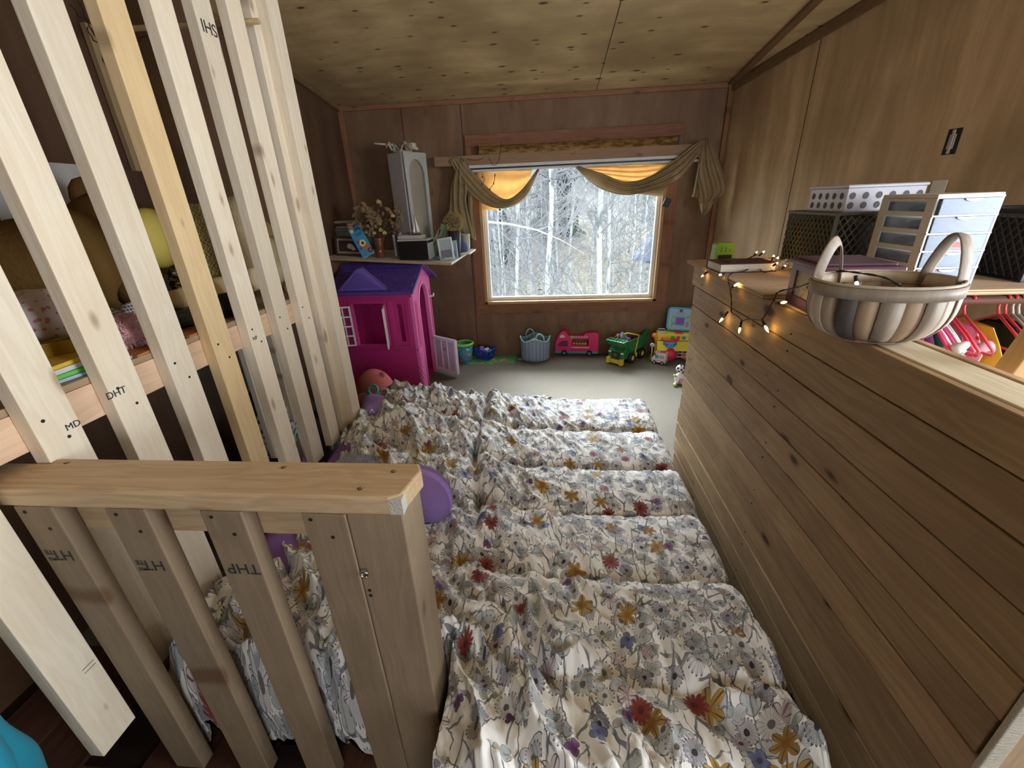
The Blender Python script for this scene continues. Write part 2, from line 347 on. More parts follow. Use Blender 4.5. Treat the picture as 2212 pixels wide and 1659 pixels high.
# the far wall and all that hangs on it stand a little further out: spread those pieces about the eye point
SC = 1.05
TS = Matrix.Translation(CO) @ Matrix.Diagonal((SC, SC, SC, 1)) @ Matrix.Translation(-CO)
_keep = {'camera', 'hazy_sun', 'floor', 'floor_landing'}
_done = set(_keep)
def spread(keep=()):
    bpy.context.view_layer.update()
    for o in list(bpy.data.objects):
        if o.parent is None and o.name not in _done and o.name not in keep: o.matrix_world = TS @ o.matrix_world
        _done.add(o.name)
spread()
_cz = ceilz
def ceilz(y): return 1.5 + SC * (_cz(y / SC) - 1.5)
_rwx = rwx
def rwx(y): return SC * _rwx(y / SC)
def onrw(px, py):
    d = ray(px, py); a = rwx(0); k = a - rwx(1); t = a / (d.x + k * d.y); return CO + d * t
WLX = -1.75 * SC
# ---------------------------------------------------------------- partition wall of horizontal boards
PW = bpy.data.objects.new('wall_partition', None); C.objects.link(PW); PW.location = (.745, 1.35, 0); PW['kind'] = 'structure'
seams = [1.157, 1.061, .966, .868, .769, .671, .571, .471, .369, .275, .172, .085, 0.0]
ends = [2.30, 2.262, 2.255, 2.25, 2.245, 2.24, 2.236, 2.235, 2.262, 2.25, 2.25, 2.232, 2.232]
for i in range(12):
    j = (.0, .002, -.001, .001, .0, .0015, -.001, .0, .003, -.0005, .001, .002)[i]
    MB().box(.745 + j, .764, .478 + .004 * (i % 3), ends[i], seams[i + 1] + .0045, seams[i]).obj('board', BOARD, PW, bevel=.0022, off=PW.location)
MB().box(.7655, .768, .49, 2.225, 0, 1.15).obj('backing', DARKM, PW, off=PW.location)
MB().box(.770, .862, .49, 2.225, 1.118, 1.158).obj('top_plate', CAPW, PW, bevel=.003, off=PW.location)
for y in (.49, 1.0, 1.4, 1.8, 2.18): MB().box(.772, .860, y, y + .038, 0, 1.118).obj('stud', PINE, PW, bevel=.002, off=PW.location)
for i in range(12): MB().box(.868, .887, .49, 2.225, seams[i + 1] + .002, seams[i] + (0 if i else .002)).obj('board', PINEY, PW, bevel=.002, off=PW.location)
s = NT('splintered_cut_wood'); o = s.obj(); n = s.noise(s.vm('MULTIPLY', o, (1, 1, 9)), 40, 3, .7); s.bump(n, .9, .01)
SPLN = s.fin(s.mix(n, (.45, .38, .29), (.85, .80, .68)), .8, .2)
MB().box(.742, .772, .468, .478, 0, 1.157).obj('end_trim', SPLN, PW, bevel=.002, off=PW.location)
MB().box(.772, .887, .470, .4885, 0, 1.157).obj('end_board', wood('end_board_wood', (.46, .33, .20), (.36, .24, .14), axis=2, knot=.3), PW, bevel=.002, off=PW.location)
for i in range(12):
    for y in (2.15, 1.32):
        z = (seams[i] + seams[i + 1]) / 2 + (.022 if i % 2 else -.018)
        MB().prism([(y + .003 * math.cos(a * PI / 4), z + .003 * math.sin(a * PI / 4)) for a in range(8)], 0, .743, .7452).obj('nail_hole', DARKM, PW, off=PW.location)
# ---------------------------------------------------------------- tall slat screen at left
XS = -1.11
SS = thing('slat_screen', 'tall floor-to-ceiling screen of upright pale pine boards along the bunk', 'screen', (XS, 1.2, .3))
STAMP = plain('ink_stamp_black', (.03, .028, .03), .8)
ys = [.33, .511, .710, .8865, 1.069, 1.249, 1.428, 1.607, 1.783]
SLATM = wood('pine_slat', (.76, .68, .55), (.64, .52, .38), axis=2, knot=.45, var=.16, tint2=(.70, .58, .42), knotcol=(.24, .13, .07), rings=1.2)
SLATO = wood('pine_slat_orange', (.74, .56, .32), (.60, .42, .22), axis=2, knot=.3, var=.1)
def screw(parent, x, y, z, r=.0042, ax=0, off=(0, 0, 0)):
    mb = MB(); p = [(math.cos(a * PI / 4) * r, math.sin(a * PI / 4) * r) for a in range(8)]
    if ax == 0: mb.prism([(y + a, z + b) for a, b in p], 0, x - .001, x + .0006)
    elif ax == 1: mb.prism([(x + a, z + b) for a, b in p], 1, y - .0006, y + .001)
    else: mb.prism([(x + a, y + b) for a, b in p], 2, z - .001, z + .0006)
    return mb.obj('screw_hole', DARKM, parent, off=off)
slats = []
for i, y in enumerate(ys):
    zb = .265 if i in (0, 1) else (.30, .31, .32, .34, .36, .38, .38, .38, .38)[i]
    o = MB().box(XS - .038, XS, y, y + .0885, zb, ceilz(y + .09) - .003).obj('slat', SLATO if i == 5 else SLATM, SS, bevel=.0022, off=SS.location)
    slats.append(o)
    if i > 1:
        for dy, z in ((.024, 1.095), (.055, 1.038)): screw(o, XS, y + dy, z, off=SS.location)
def lstamp(sl, tx, y, z, size=.026, flip=0):
    q = text('lumber_stamp', tx, size, STAMP, sl, (XS + .0008 - SS.location.x, y - SS.location.y, z - SS.location.z), (PI / 2, flip, PI / 2)); q.rotation_euler = Euler((PI / 2, 0, PI / 2)).to_matrix().to_4x4().to_euler() if not flip else (Euler((PI / 2, 0, PI / 2)).to_matrix().to_4x4() @ Matrix.Rotation(PI, 4, 'Z')).to_euler(); return q
lstamp(slats[3], 'DHT', .902, 1.085); lstamp(slats[2], 'MD', .782, 1.058, .022); lstamp(slats[7], 'SHI', 1.655, 2.06, .05, 1); lstamp(slats[6], 'NP', 1.453, 1.06, .02)
for k in range(2): MB().box(XS, XS + .0006, .565, .592, .50 + .012 * k, .502 + .012 * k).obj('pencil_mark', plain('pencil_grey', (.18, .16, .15), .8), slats[1], off=SS.location)
MB().box(XS - .038, XS - .002, 1.93, 2.012, .38, ceilz(2.08) - .003).obj('post', SLATM, SS, bevel=.002, off=SS.location)
MB().box(XS - .005, XS + .042, 1.975, 2.064, .30, ceilz(2.08) - .003).obj('post', SLATM, SS, bevel=.002, off=SS.location)
# ---------------------------------------------------------------- bunk platform behind it
BP = thing('bunk_platform', 'high plywood bunk platform with a pine edge rail behind the slat screen', 'platform', (-1.45, 1.2, 1.03))
MB().box(XS - .077, XS - .0385, .2, 2.10, 1.03, 1.119).obj('edge_rail', wood('rail_pink_pine', (.66, .47, .33), (.50, .32, .20), axis=1, knot=.3), BP, bevel=.002, off=BP.location)
MB().box(WLX + .002, XS - .040, .0, 2.12, 1.120, 1.137).obj('deck', wood('deck_ply', (.42, .30, .19), (.28, .18, .11), axis=1, knot=0), BP, bevel=.001, off=BP.location)
for y in (.4, 1.0, 1.6): MB().box(WLX + .002, XS - .078, y, y + .038, 1.03, 1.119).obj('joist', PINEX, BP, off=BP.location)
US = thing('understructure_studs', 'thin upright pine studs beneath the bunk platform', 'stud', (-1.35, 1.7, 0))
for px, py in ((556, 850), (622, 850), (690, 850)):
    p = onx(px, py, -1.32); MB().box(-1.345, -1.32, p.y - .008, p.y + .012, .40 if px == 556 else .15, 1.03).obj('stud', SLATM, US, bevel=.001, off=US.location)
# ---------------------------------------------------------------- stair gate railing in front
GR = thing('stair_railing', 'pine railing with upright board balusters and a flat handrail in front of the bed', 'railing', (-.6, .66, 0))
cp = MB()
cp.prism([(-1.4, .612), (-.300, .612), (-.276, .622), (-.260, .700), (-.272, .727), (-1.106, .727), (-1.106, .707), (-1.4, .707)], 2, .962, 1.004)
HR = cp.obj('handrail', PINEX, GR, bevel=.005, off=GR.location)
MB().box(-1.106, -.392, .651, .688, .872, .961).obj('under_rail', PINEX, GR, bevel=.003, off=GR.location)
DK = wood('pine_baluster', (.235, .175, .115), (.16, .115, .075), axis=2, knot=.5, var=.1, tint2=(.31, .225, .14))
POST = MB().box(-.390, -.277, .615, .722, 0, .9615).obj('post', DK, GR, bevel=.004, off=GR.location)
xl = [ony(q, 1117, .612).x for q in (646, 434, 206)]
xs_ = [xl[0], xl[1], xl[1] - (xl[0] - xl[1]), xl[1] - 2 * (xl[0] - xl[1]), xl[1] - 3 * (xl[0] - xl[1]), xl[1] - 4 * (xl[0] - xl[1]), xl[1] - 5 * (xl[0] - xl[1])]
for i, x in enumerate(xs_[:4]):
    o = MB().box((x if i else -.479), (x + .0885) if i else -.3905, .6125, .6505, 0, .9615).obj('baluster', DK, GR, bevel=.003, off=GR.location)
    screw(o, x + .022, .6121, .948, ax=1, off=GR.location); screw(o, x + .058, .6121, .905, ax=1, off=GR.location)
    if i in (1, 2, 3):
        for tx, sz, dx, dz in (('HT', .040, .002, 0), ('915', .013, -.026, -.012), ('TE', .018, -.026, .007)):
            if i == 1 and tx != 'HT': continue
            q = text('lumber_stamp', tx if i != 1 else 'THP', sz, STAMP, o, (x + .046 + dx - GR.location.x, .6118 - GR.location.y, .812 + dz + (.02 if i == 3 else 0)), (PI / 2, PI, 0))
for px, py in ((612, 1010), (850, 1019), (778, 1056), (143, 1000)):
    p = onz(px, py, 1.004); screw(HR, p.x, p.y, 1.0045, .0045, ax=2, off=GR.location)
    MB().cbox((p.x + .003, p.y, 1.0053), (.010, .0025, .002), (0, -.2, .3)).obj('screw_head', plain('brass_screw', (.55, .42, .2), .3, Metallic=1.0), HR, off=GR.location)
for z in (.80, .76, .745): screw(POST, -.398 + .02, .6148, z, .004, ax=1, off=GR.location)
p = ony(789, 1236, .612); HK = MB().tube([(p.x + .008 * math.cos(a), p.y - .006, p.z + .008 * math.sin(a)) for a in [i * .55 for i in range(11)]], .0018, 6).tube([(p.x - .006, p.y + .004, p.z - .004), (p.x - .007, p.y - .006, p.z - .004)], .0018, 6)
HK.obj('hook_eye', plain('zinc', (.6, .62, .65), .25, Metallic=1.0), POST, smooth=True, off=GR.location)
MB().prism([(.6118, .965), (.6118, 1.0), (.626, 1.002), (.640, .992), (.640, .966)], 0, -.2995, -.2735).obj('corner_plate', plain('galvanised_plate', (.62, .60, .54), .5, Metallic=.4, bump=.5, bs=300), HR, off=GR.location)
# ---------------------------------------------------------------- floral print material
def floral(name, base=(.82, .80, .765), scale=1.0, dens=1.0):
    s = NT(name); uv = s.uv()
    w = s.noise(uv, 9, 2, out=1); u = s.vm('ADD', uv, s.vm('SCALE', s.vm('SUBTRACT', w, (.5, .5, .5)), .018))
    col = s.mix(s.ramp(s.noise(uv, 3, 2), .3, .7), base, tuple(b * .96 for b in base))
    def layer(col, cell, seed, npet, size, sharp, colors, outline=None, centre=None, thresh=.4, elong=1.0, fill=1.0, lines=0):
        v = s.vm('ADD', s.vm('SCALE', u, 1 / cell * scale), (seed * 3.17, seed * 7.31, 0)); v = s.vm('MULTIPLY', v, (1, 1, 0))
        vo = s.n('ShaderNodeTexVoronoi', {'Vector': v, 'Scale': 1.0, 'Randomness': .8}, voronoi_dimensions='2D')
        d = s.vm('SUBTRACT', v, vo.outputs['Position']); sp = s.n('ShaderNodeSeparateXYZ', {0: d}); x, y = sp.outputs[0], sp.outputs[1]
        if elong != 1: y = s.mth('MULTIPLY', y, elong)
        r = s.mth('SQRT', s.mth('ADD', s.mth('MULTIPLY', x, x), s.mth('MULTIPLY', y, y)))
        cs = s.n('ShaderNodeSeparateColor', {0: vo.outputs['Color']}); rn, rn2 = cs.outputs[0], cs.outputs[1]
        th = s.mth('ADD', s.mth('ARCTAN2', y, x), s.mth('MULTIPLY', rn2, 6.28))
        cc = s.mth('ABSOLUTE', s.mth('COSINE', s.mth('MULTIPLY', th, npet / 2)))
        pet = s.mth('POWER', cc, sharp)
        sz = s.mth('MULTIPLY', size / cell * .5, s.mth('ADD', .75, s.mth('MULTIPLY', rn2, .45)))
        R = s.mth('MULTIPLY', sz, s.mth('ADD', .38, s.mth('MULTIPLY', pet, .62)))
        ex = s.mth('GREATER_THAN', rn, thresh)
        e = s.mth('SUBTRACT', R, r)
        ms = s.mth('MULTIPLY', s.ramp(e, 0, .012), ex)
        cv = s.mix(rn2, colors[0], colors[-1]); cv = s.mix(s.ramp(r, 0, s_ := size / cell * .6), tuple(c * .55 for c in colors[0]), cv)
        col = s.mix(s.mth('MULTIPLY', ms, fill), col, cv)
        if lines: 
            ln = s.mth('MULTIPLY', s.mth('LESS_THAN', s.mth('ABSOLUTE', s.mth('SINE', s.mth('MULTIPLY', th, npet / 2 * lines))), .16), ms); col = s.mix(s.mth('MULTIPLY', ln, .9), col, (.06, .06, .08))
        if outline: 
            ol = s.mth('MULTIPLY', s.mth('LESS_THAN', s.mth('ABSOLUTE', e), outline), ex); col = s.mix(s.mth('MULTIPLY', ol, .92), col, (.05, .05, .07))
        if centre:
            cm = s.mth('MULTIPLY', s.mth('LESS_THAN', r, s.mth('MULTIPLY', sz, .26)), ex); col = s.mix(cm, col, centre)
        return col
    # stems and fine line-drawn sprigs
    for k, (sc_, st, th_) in enumerate((((1, .30, 1), 20, .035), ((.8, .42, 1), 34, .045))):
        w2 = s.noise(uv, 5 + 6 * k, 3, out=1)
        sv = s.vm('MULTIPLY', s.vm('ADD', uv, s.vm('SCALE', w2, .10)), sc_)
        e = s.vor(sv, st * scale, 'DISTANCE_TO_EDGE', d='2D'); m = s.mth('LESS_THAN', e, th_)
        m = s.mth('MULTIPLY', m, s.ramp(s.noise(uv, 14 + 9 * k, 2), .44, .52)); col = s.mix(s.mth('MULTIPLY', m, .85), col, (.09, .10, .12))
    col = layer(col, .075, 1, 2, .062, .7, ((.24, .31, .34), (.48, .55, .60)), .012, None, .58, 1.3, .55)
    col = layer(col, .062, 2, 16, .050, .5, ((.66, .66, .68), (.55, .55, .60)), .016, (.13, .12, .12), .38, 1, .55, 1)
    col = layer(col, .070, 12, 18, .046, .25, ((.30, .31, .36), (.40, .38, .42)), .014, (.04, .03, .04), .62, 1, .7, 1)
    col = layer(col, .055, 3, 3, .045, .6, ((.30, .36, .36), (.45, .50, .50)), .014, None, .62, 1.5, .7)
    col = layer(col, .09, 4, 5, .050, .8, ((.60, .42, .42), (.68, .55, .54)), .010, None, .72, 1, .7, 1)
    col = layer(col, .085, 9, 14, .042, .4, ((.34, .38, .48), (.42, .36, .40)), .012, (.14, .03, .03), .72, 1.5, .8, 1)
    col = layer(col, .12, 5, 4, .048, .45, ((.16, .20, .38), (.24, .29, .48)), .008, (.08, .05, .12), .80)
    col = layer(col, .14, 6, 6, .070, 1.0, ((.48, .27, .05), (.62, .40, .09)), .006, (.28, .11, .02), .64, 1, 1, 1)
    col = layer(col, .15, 7, 12, .052, .35, ((.36, .06, .035), (.30, .04, .05)), .006, (.10, .02, .02), .72, 1, 1, 1)
    col = layer(col, .13, 8, 3, .032, .4, ((.17, .05, .20), (.28, .14, .30)), .008, None, .78)
    fine = s.noise(uv, 700, 2); s.bump(fine, .1, .001)
    return s.fin(col, .62, .25, **{'Sheen Weight': .1})
FLOR = floral('wildflower_print_cotton')
s = NT('purple_sheet_cotton'); SHEET = s.fin(s.mix(s.noise(s.obj(), 8, 3), (.17, .085, .26), (.23, .12, .33)), .8, .15)
# ---------------------------------------------------------------- bed
MT = thing('mattress', 'low mattress on the floor under a purple fitted sheet', 'mattress', (-.27, 1.55, 0))
MB().box(-1.085, .50, .78, 2.36, 0, .235).obj('core', SHEET, MT, bevel=.05, smooth=True, off=MT.location)
def rng(n): return np.linspace(0, 1, n)
def comforter():
    nx, ny = 420, 560
    X0, X1, Y0, Y1 = -1.02, .555, .46, 2.45
    drop = .26
    us = np.linspace(-1.11, .555 + drop, nx); vs = np.linspace(Y0 - .1, Y1 + drop, ny)
    U, V = np.meshgrid(us, vs)
    lefte = -1.075 + .04 * (fbm(V * 3.1, V * 0 + 3, 5) - .4) + .22 * np.exp(-((V - .955) / .085) ** 4) + .14 * np.exp(-((V - 1.66) / .085) ** 4)
    x = np.maximum(U, lefte)
    over = np.maximum(U - (X1 + .025 * (fbm(V * 4, V * 0, 3) - .4)), 0); overy = np.maximum(V - (Y1 - .03 + .04 * (fbm(U * 4, U * 0 + 7, 6) - .4)), 0)
    rr = .055
    def fold(o): a = np.minimum(o / rr, PI / 2); return rr * np.sin(a) + 0 * o, rr * (1 - np.cos(a)) + np.maximum(o - rr * PI / 2, 0)
    fx, dz = fold(over); fy, dzy = fold(overy)
    x = np.where(U > X1, X1 + fx, x); y = np.where(V > Y1 - .03, Y1 - .03 + fy, V)
    seams_y = np.array([2.10, 1.735, 1.42, 1.085, .74, .40]); 
    dy = np.min(np.abs(V[..., None] + .03 * np.sin(U * 3 + 1)[..., None] + .02 * (fbm(U * 5, V * 2, 8) - .4)[..., None] - seams_y), axis=-1)
    sx = np.array([-.95, -.43, .05, .47]); dx = np.min(np.abs(U[..., None] + .012 * np.sin(V * 7)[..., None] - sx), axis=-1)
    puff = .020 * (1 - np.exp(-(dy / .055) ** 1.6)) + .016 * (1 - np.exp(-(dy / .010) ** 1.4)) 
    puff *= 1
    vert = -.006 * np.exp(-(dx / .006) ** 2)
    puff += vert
    # gathers: wrinkles running away from the seams
    wr1 = (1 - np.abs(2 * fbm(U * 17 + V * 7 + fbm(U * 4, V * 4, 2) * 3, V * 4.5 - U * 2, 21, 2) - 1) * 1.25) ** 2
    ridge = 1 - np.abs(2 * fbm((U * .8 + V * .6) * 9 + fbm(U * 3, V * 3, 4) * 2.5, (V * .8 - U * .6) * 2.2, 33, 3) - .9) * 1.7
    ridge = np.clip(ridge, 0, 1) ** 2.5
    amt = np.clip(.35 + 1.1 * sstep(.35, -.5, U) * 1.0 + .7 * sstep(1.3, .75, V), .25, 1.5)
    fine2 = fbm(U * 34 + V * 10 + fbm(U * 5, V * 5, 12) * 5, V * 8 + U * 3, 61, 2); fine = fbm(U * 60 + fbm(U * 8, V * 8, 9) * 6, V * 14, 50, 2)
    near = sstep(1.15, .7, V)
    z = .285 + puff + .020 * amt * wr1 + .040 * ridge * amt * (.45 + near) + .009 * fine * (1 + amt) + .016 * amt * (1 - np.abs(2 * fine2 - .9)) ** 2
    # the long fold running away from the camera
    fxl = -.385 + .10 * (2.1 - V) + .02 * np.sin(V * 6)
    q = (U - fxl); z += sstep(.95, 1.5, V) * (.035 * np.exp(-((q - .06) / .05) ** 2) - .045 * np.exp(-(q / .016) ** 2) + .02 * np.exp(-((q + .08) / .05) ** 2))
    # bunched heap over the pillow at the head, far left
    z += .12 * np.exp(-(((U + .86) / .22) ** 2 + ((V - 2.13) / .28) ** 2)) + .06 * np.exp(-(((U + .85) / .25) ** 2 + ((V - 1.65) / .18) ** 2)) * 1
    z += .05 * sstep(-.4, -.8, U) * ridge
    z -= dz + dzy
    cz = np.maximum(z, .012 + .02 * fine + .01 * ridge); 
    le = np.exp(-((U - lefte) / .03) ** 2) * (U > lefte) ; cz -= .022 * le
    under = U < lefte; cz = np.where(under, cz - .03 - .0 * U, cz)
    # near edge: falls in front of the mattress right of the post, stays behind the railing on the left
    yl = np.where(x < -.262, np.where(x < -.405, .672, .745), .46); 
    t = np.clip((yl + .06 - y) / .06, 0, 1.0)
    y2 = np.where(x < -.262, np.maximum(y, np.where(x < -.405, .668, .742)), y); cz = cz - .36 * sstep(yl + .05, yl - .06, y) * 1.0
    cz = np.where((x > -.19) & (V < .70), cz - .0, cz)
    cz = np.maximum(cz, .01)
    mb = MB(); mb.v = list(map(tuple, np.stack([x, y2, cz], -1).reshape(-1, 3).tolist()))
    idx = np.arange(nx * ny).reshape(ny, nx); keep = ((U >= lefte - .03) & ~((x < -.262) & (V < yl - .075)))[:-1, :-1]
    q = np.stack([idx[:-1, :-1], idx[:-1, 1:], idx[1:, 1:], idx[1:, :-1]], -1)[keep]
    mb.f = list(map(tuple, q.reshape(-1, 4).tolist())); mb.mi = [0] * len(mb.f)
    mb.uv = np.stack([U, V], -1).reshape(-1, 2)
    return mb
cf = comforter().obj('comforter', FLOR, smooth=True)
tag(cf, 'quilted cream comforter with a wildflower print spread over the bed', 'comforter')
# ---------------------------------------------------------------- outdoors; ground, bark and twig colours darkened to offset the strong daylight
def gz(x, y):
    t = max(0, y - 6)
    return -2.6 + .075 * t + .0022 * t * t + .35 * math.sin(x * .35 + 1) * min(1, t / 10) + .18 * math.sin(x * 1.1 + y * .6)
g = MB().grid(90, 70, lambda u, v: (-38 + 76 * u, 4.6 + 62 * v * v, gz(-38 + 76 * u, 4.6 + 62 * v * v)))
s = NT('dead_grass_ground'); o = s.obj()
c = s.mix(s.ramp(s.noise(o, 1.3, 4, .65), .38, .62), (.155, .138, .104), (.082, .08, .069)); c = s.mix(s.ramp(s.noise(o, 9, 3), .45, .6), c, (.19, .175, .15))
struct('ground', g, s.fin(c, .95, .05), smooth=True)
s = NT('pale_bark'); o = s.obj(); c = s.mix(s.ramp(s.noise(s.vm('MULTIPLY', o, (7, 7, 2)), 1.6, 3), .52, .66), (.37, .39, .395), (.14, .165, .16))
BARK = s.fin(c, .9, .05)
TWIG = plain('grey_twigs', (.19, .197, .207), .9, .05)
SPR = plain('spruce_green', (.06, .095, .045), .9, .05)
def tree_mesh(seed, h=9.0, r=.075, nb=64):
    rd = random.Random(seed); tr = MB(); br = MB()
    ax = rd.uniform(-.3, .3); ay = rd.uniform(-.2, .2)
    P = lambda z: Vector((ax * math.sin(z * .35) * .6 + .04 * math.sin(z * 2 + seed), ay * math.sin(z * .3) * .6, z))
    tr.tube([P(z) for z in np.linspace(-.3, h, 12)], [r * (1 - .8 * i / 11) for i in range(12)], 7)
    for k in range(nb):
        z = rd.uniform(.8, h * .95) ** 1; b = P(z); a = rd.uniform(0, 2 * PI); L = rd.uniform(.7, 2.3) * (1.1 - .5 * z / h)
        d = Vector((math.cos(a), math.sin(a), rd.uniform(.1, 1.1))).normalized(); pts = [b]
        for j in range(4):
            d = (d + Vector((rd.uniform(-.3, .3), rd.uniform(-.3, .3), rd.uniform(-.12, .3)))).normalized(); pts.append(pts[-1] + d * L / 4)
        br.tube(pts, [.013, .010, .007, .005, .0025], 4, caps=False)
        for q in (1, 2, 3):
            for w in range(2):
                d2 = (d + Vector((rd.uniform(-1, 1), rd.uniform(-1, 1), rd.uniform(-.3, .8)))).normalized(); p = pts[q]
                br.tube([p, p + d2 * L * .22, p + (d2 + Vector((0, 0, .3))).normalized() * L * .42], [.007, .005, .002], 3, caps=False)
    return tr, br
rd = random.Random(11)
tmpl = []
for k in range(4):
    tr, br = tree_mesh(k + 3, 9.5, .050)
    t = thing('bare_tree', 'bare pale birch tree standing outside the window', 'tree', (0, 0, 0), group='bare birches in the woods outside')
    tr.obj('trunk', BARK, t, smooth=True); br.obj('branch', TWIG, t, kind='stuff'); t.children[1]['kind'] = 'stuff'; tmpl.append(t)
spots = [(1110, 8.8, 1.0), (1180, 8.0, 1.2), (1290, 8.4, 1.3), (1150, 10.5, .8), (1075, 9.5, .6), (1390, 11, .8), (1330, 12.5, .7), (1055, 13, .7)]
n = 0
def put(x, y, sc_):
    global n
    p = (x, y, gz(x, y)); rz = rd.uniform(0, 6.28)
    if n < 4: t = tmpl[n]; t.location = p; t.rotation_euler.z = rz; t.scale = (sc_,) * 3
    else: dup_tree(tmpl[n % 4], p, rz, scale=sc_)
    n += 1
for px, y, sc_ in spots: p = ony(px, 520, y); put(p.x, y, sc_)
for k in range(190):
    y = 9.5 + 34 * (k / 190) ** .9; hw = (y) * .36; x = rd.uniform(-hw, hw) + .045 * y; put(x, y, rd.uniform(.55, 1.05))
# long arched limb crossing the view
lb = MB().tube([ony(1040, 478, 6.8), ony(1100, 484, 6.8), ony(1160, 497, 6.9), ony(1215, 520, 7.0), ony(1262, 548, 7.1)], [.018, .015, .012, .008, .003], 6)
for a, b in (((1160, 497), (1205, 470)),): lb.tube([ony(*a, 6.85), ony((a[0] + b[0]) / 2, (a[1] + b[1]) / 2 + 6, 6.9), ony(*b, 7)], [.006, .004, .002], 4)
q = ony(1012, 470, 6.8); lb.tube([ony(1040, 478, 6.8), q, (q.x - .2, 6.7, q.z - 1.2), (q.x - .25, 6.7, gz(q.x - .25, 6.7) - .1)], [.018, .022, .03, .035], 8)
tag(lb.obj('leaning_tree', plain('pale_limb', (.40, .40, .40), .9, .05), smooth=True), 'leaning pale tree with a long arched limb crossing the window view', 'tree')
def spruce(px, py, y, h, lab):
    p = ony(px, py, y); base = (p.x, y, gz(p.x, y)); t = thing('spruce_tree', lab, 'tree', base); f = MB(); rr = random.Random(px)
    for L in range(int(h * 7)):
        z = .25 + L / 7; R = .30 * (h - z) * .75 + .05
        for k in range(9):
            a = rr.uniform(0, 2 * PI); d = Vector((math.cos(a), math.sin(a), 0)); w = Vector((-d.y, d.x, 0)) * R * .22
            o_ = Vector((0, 0, z)); tip = o_ + d * R * rr.uniform(.7, 1.1) + Vector((0, 0, -.22 * R)); m = o_ + d * R * .5 + Vector((0, 0, .02))
            f.add([o_, m + w, tip, m - w, m - Vector((0, 0, .1 * R))], [(0, 1, 2), (0, 2, 3), (1, 4, 2), (2, 4, 3)])
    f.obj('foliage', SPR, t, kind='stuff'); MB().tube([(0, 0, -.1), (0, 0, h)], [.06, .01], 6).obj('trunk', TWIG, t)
spruce(1165, 600, 11.0, 1.5, 'small green spruce low in the clearing outside the window')
spruce(1205, 470, 24.0, 8.0, 'tall dark spruce far back near the middle of the window view')
spruce(1075, 560, 20.0, 5.5, 'dark spruce at the left side of the window view')
p = ony(1388, 585, 19); TP = thing('tarp_shelter', 'blue tarp shelter on the slope outside the window', 'tent', (p.x, 19, gz(p.x, 19)))
MB().prism([(-.50, .0), (.35, .0), (.28, 1.0)], 1, -.4, .4).obj('cover', plain('blue_tarp', (.12, .17, .33), .6), TP)
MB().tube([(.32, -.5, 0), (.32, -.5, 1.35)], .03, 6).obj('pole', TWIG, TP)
for _o in list(bpy.data.objects): _done.add(_o.name)
# ---------------------------------------------------------------- curtain, board and blinds at the window
CB = thing('curtain_board', 'rough wooden board mounted across the top of the window holding the drapes', 'board', (.12, 3.9, 1.8))
MB().box(-.945, 1.21, 3.885, 3.905, 1.785, 1.857).obj('board', wood('curtain_board_wood', (.34, .21, .13), (.24, .14, .08), axis=0, knot=.3), CB, bevel=.002, off=CB.location)
for x in (-.66, 1.05): MB().box(x - .02, x + .02, 3.905, 4.009, 1.79, 1.83).obj('bracket', PINEX, CB, bevel=.002, off=CB.location)
RB = thing('window_shade', 'white roller shade cassette with a black slot under the curtain board', 'blind', (.15, 3.9, 1.76))
WG = plain('shade_white', (.62, .63, .62), .5)
MB().box(-.66, 1.19, 3.895, 3.95, 1.762, 1.7845).box(-.66, 1.19, 3.91, 3.95, 1.752, 1.762).obj('cassette', WG, RB, bevel=.002, off=RB.location)
MB().box(-.66, 1.19, 3.898, 3.91, 1.751, 1.761).obj('slot', BLACK, RB, off=RB.location)
MB().box(-.64, 1.19, 3.893, 3.945, 1.733, 1.750).obj('bottom_bar', WG, RB, bevel=.003, off=RB.location)
OB = thing('rolled_blind', 'old frayed brown blind rolled up high against the window head', 'blind', (.2, 3.97, 1.89))
s = NT('frayed_brown_cloth'); o = s.obj(); n_ = s.noise(s.vm('MULTIPLY', o, (9, 20, 30)), 1.4, 4, .7)
FRAY = s.fin(s.mix(s.ramp(n_, .4, .6), (.30, .17, .06), (.10, .05, .02)), .8, .1)
def rollf(u, v):
    a = 2 * PI * u; x = -.575 + 1.60 * v; r = .033 + .0015 * math.sin(x * 11) * math.sin(a * 2)
    return (x, 3.965 + r * math.cos(a), 1.893 + r * math.sin(a))
MB().grid(18, 120, rollf, wrap=True).obj('roll', FRAY, OB, smooth=True, off=OB.location)
for x in (-.59, 1.035): MB().box(x - .006, x + .006, 3.94, 4.0, 1.85, 1.93).obj('end_bracket', BLACK, OB, off=OB.location)
def cloth(name, col, trans, wv=900):
    s = NT(name); o = s.obj(); n1 = s.noise(o, 14, 3); c = s.mix(s.ramp(n1, .35, .7), col, tuple(x * .8 for x in col))
    w = s.noise(s.vm('MULTIPLY', o, (wv, wv, wv * .3)), 1, 2); s.bump(w, .15, .001); s.fin(c, .85, .1)
    t = s.n('ShaderNodeBsdfTranslucent', {0: c}); mx = s.n('ShaderNodeMixShader'); s.set(mx.inputs[0], trans)
    s.t.links.new(s.b.outputs[0], mx.inputs[1]); s.t.links.new(t.outputs[0], mx.inputs[2]); s.t.links.new(mx.outputs[0], s.out.inputs[0]); return s.m
DRP = cloth('ochre_drape_cloth', (.36, .27, .15), .14); SHR = cloth('ochre_sheer_backlit', (.50, .25, .07), .30)
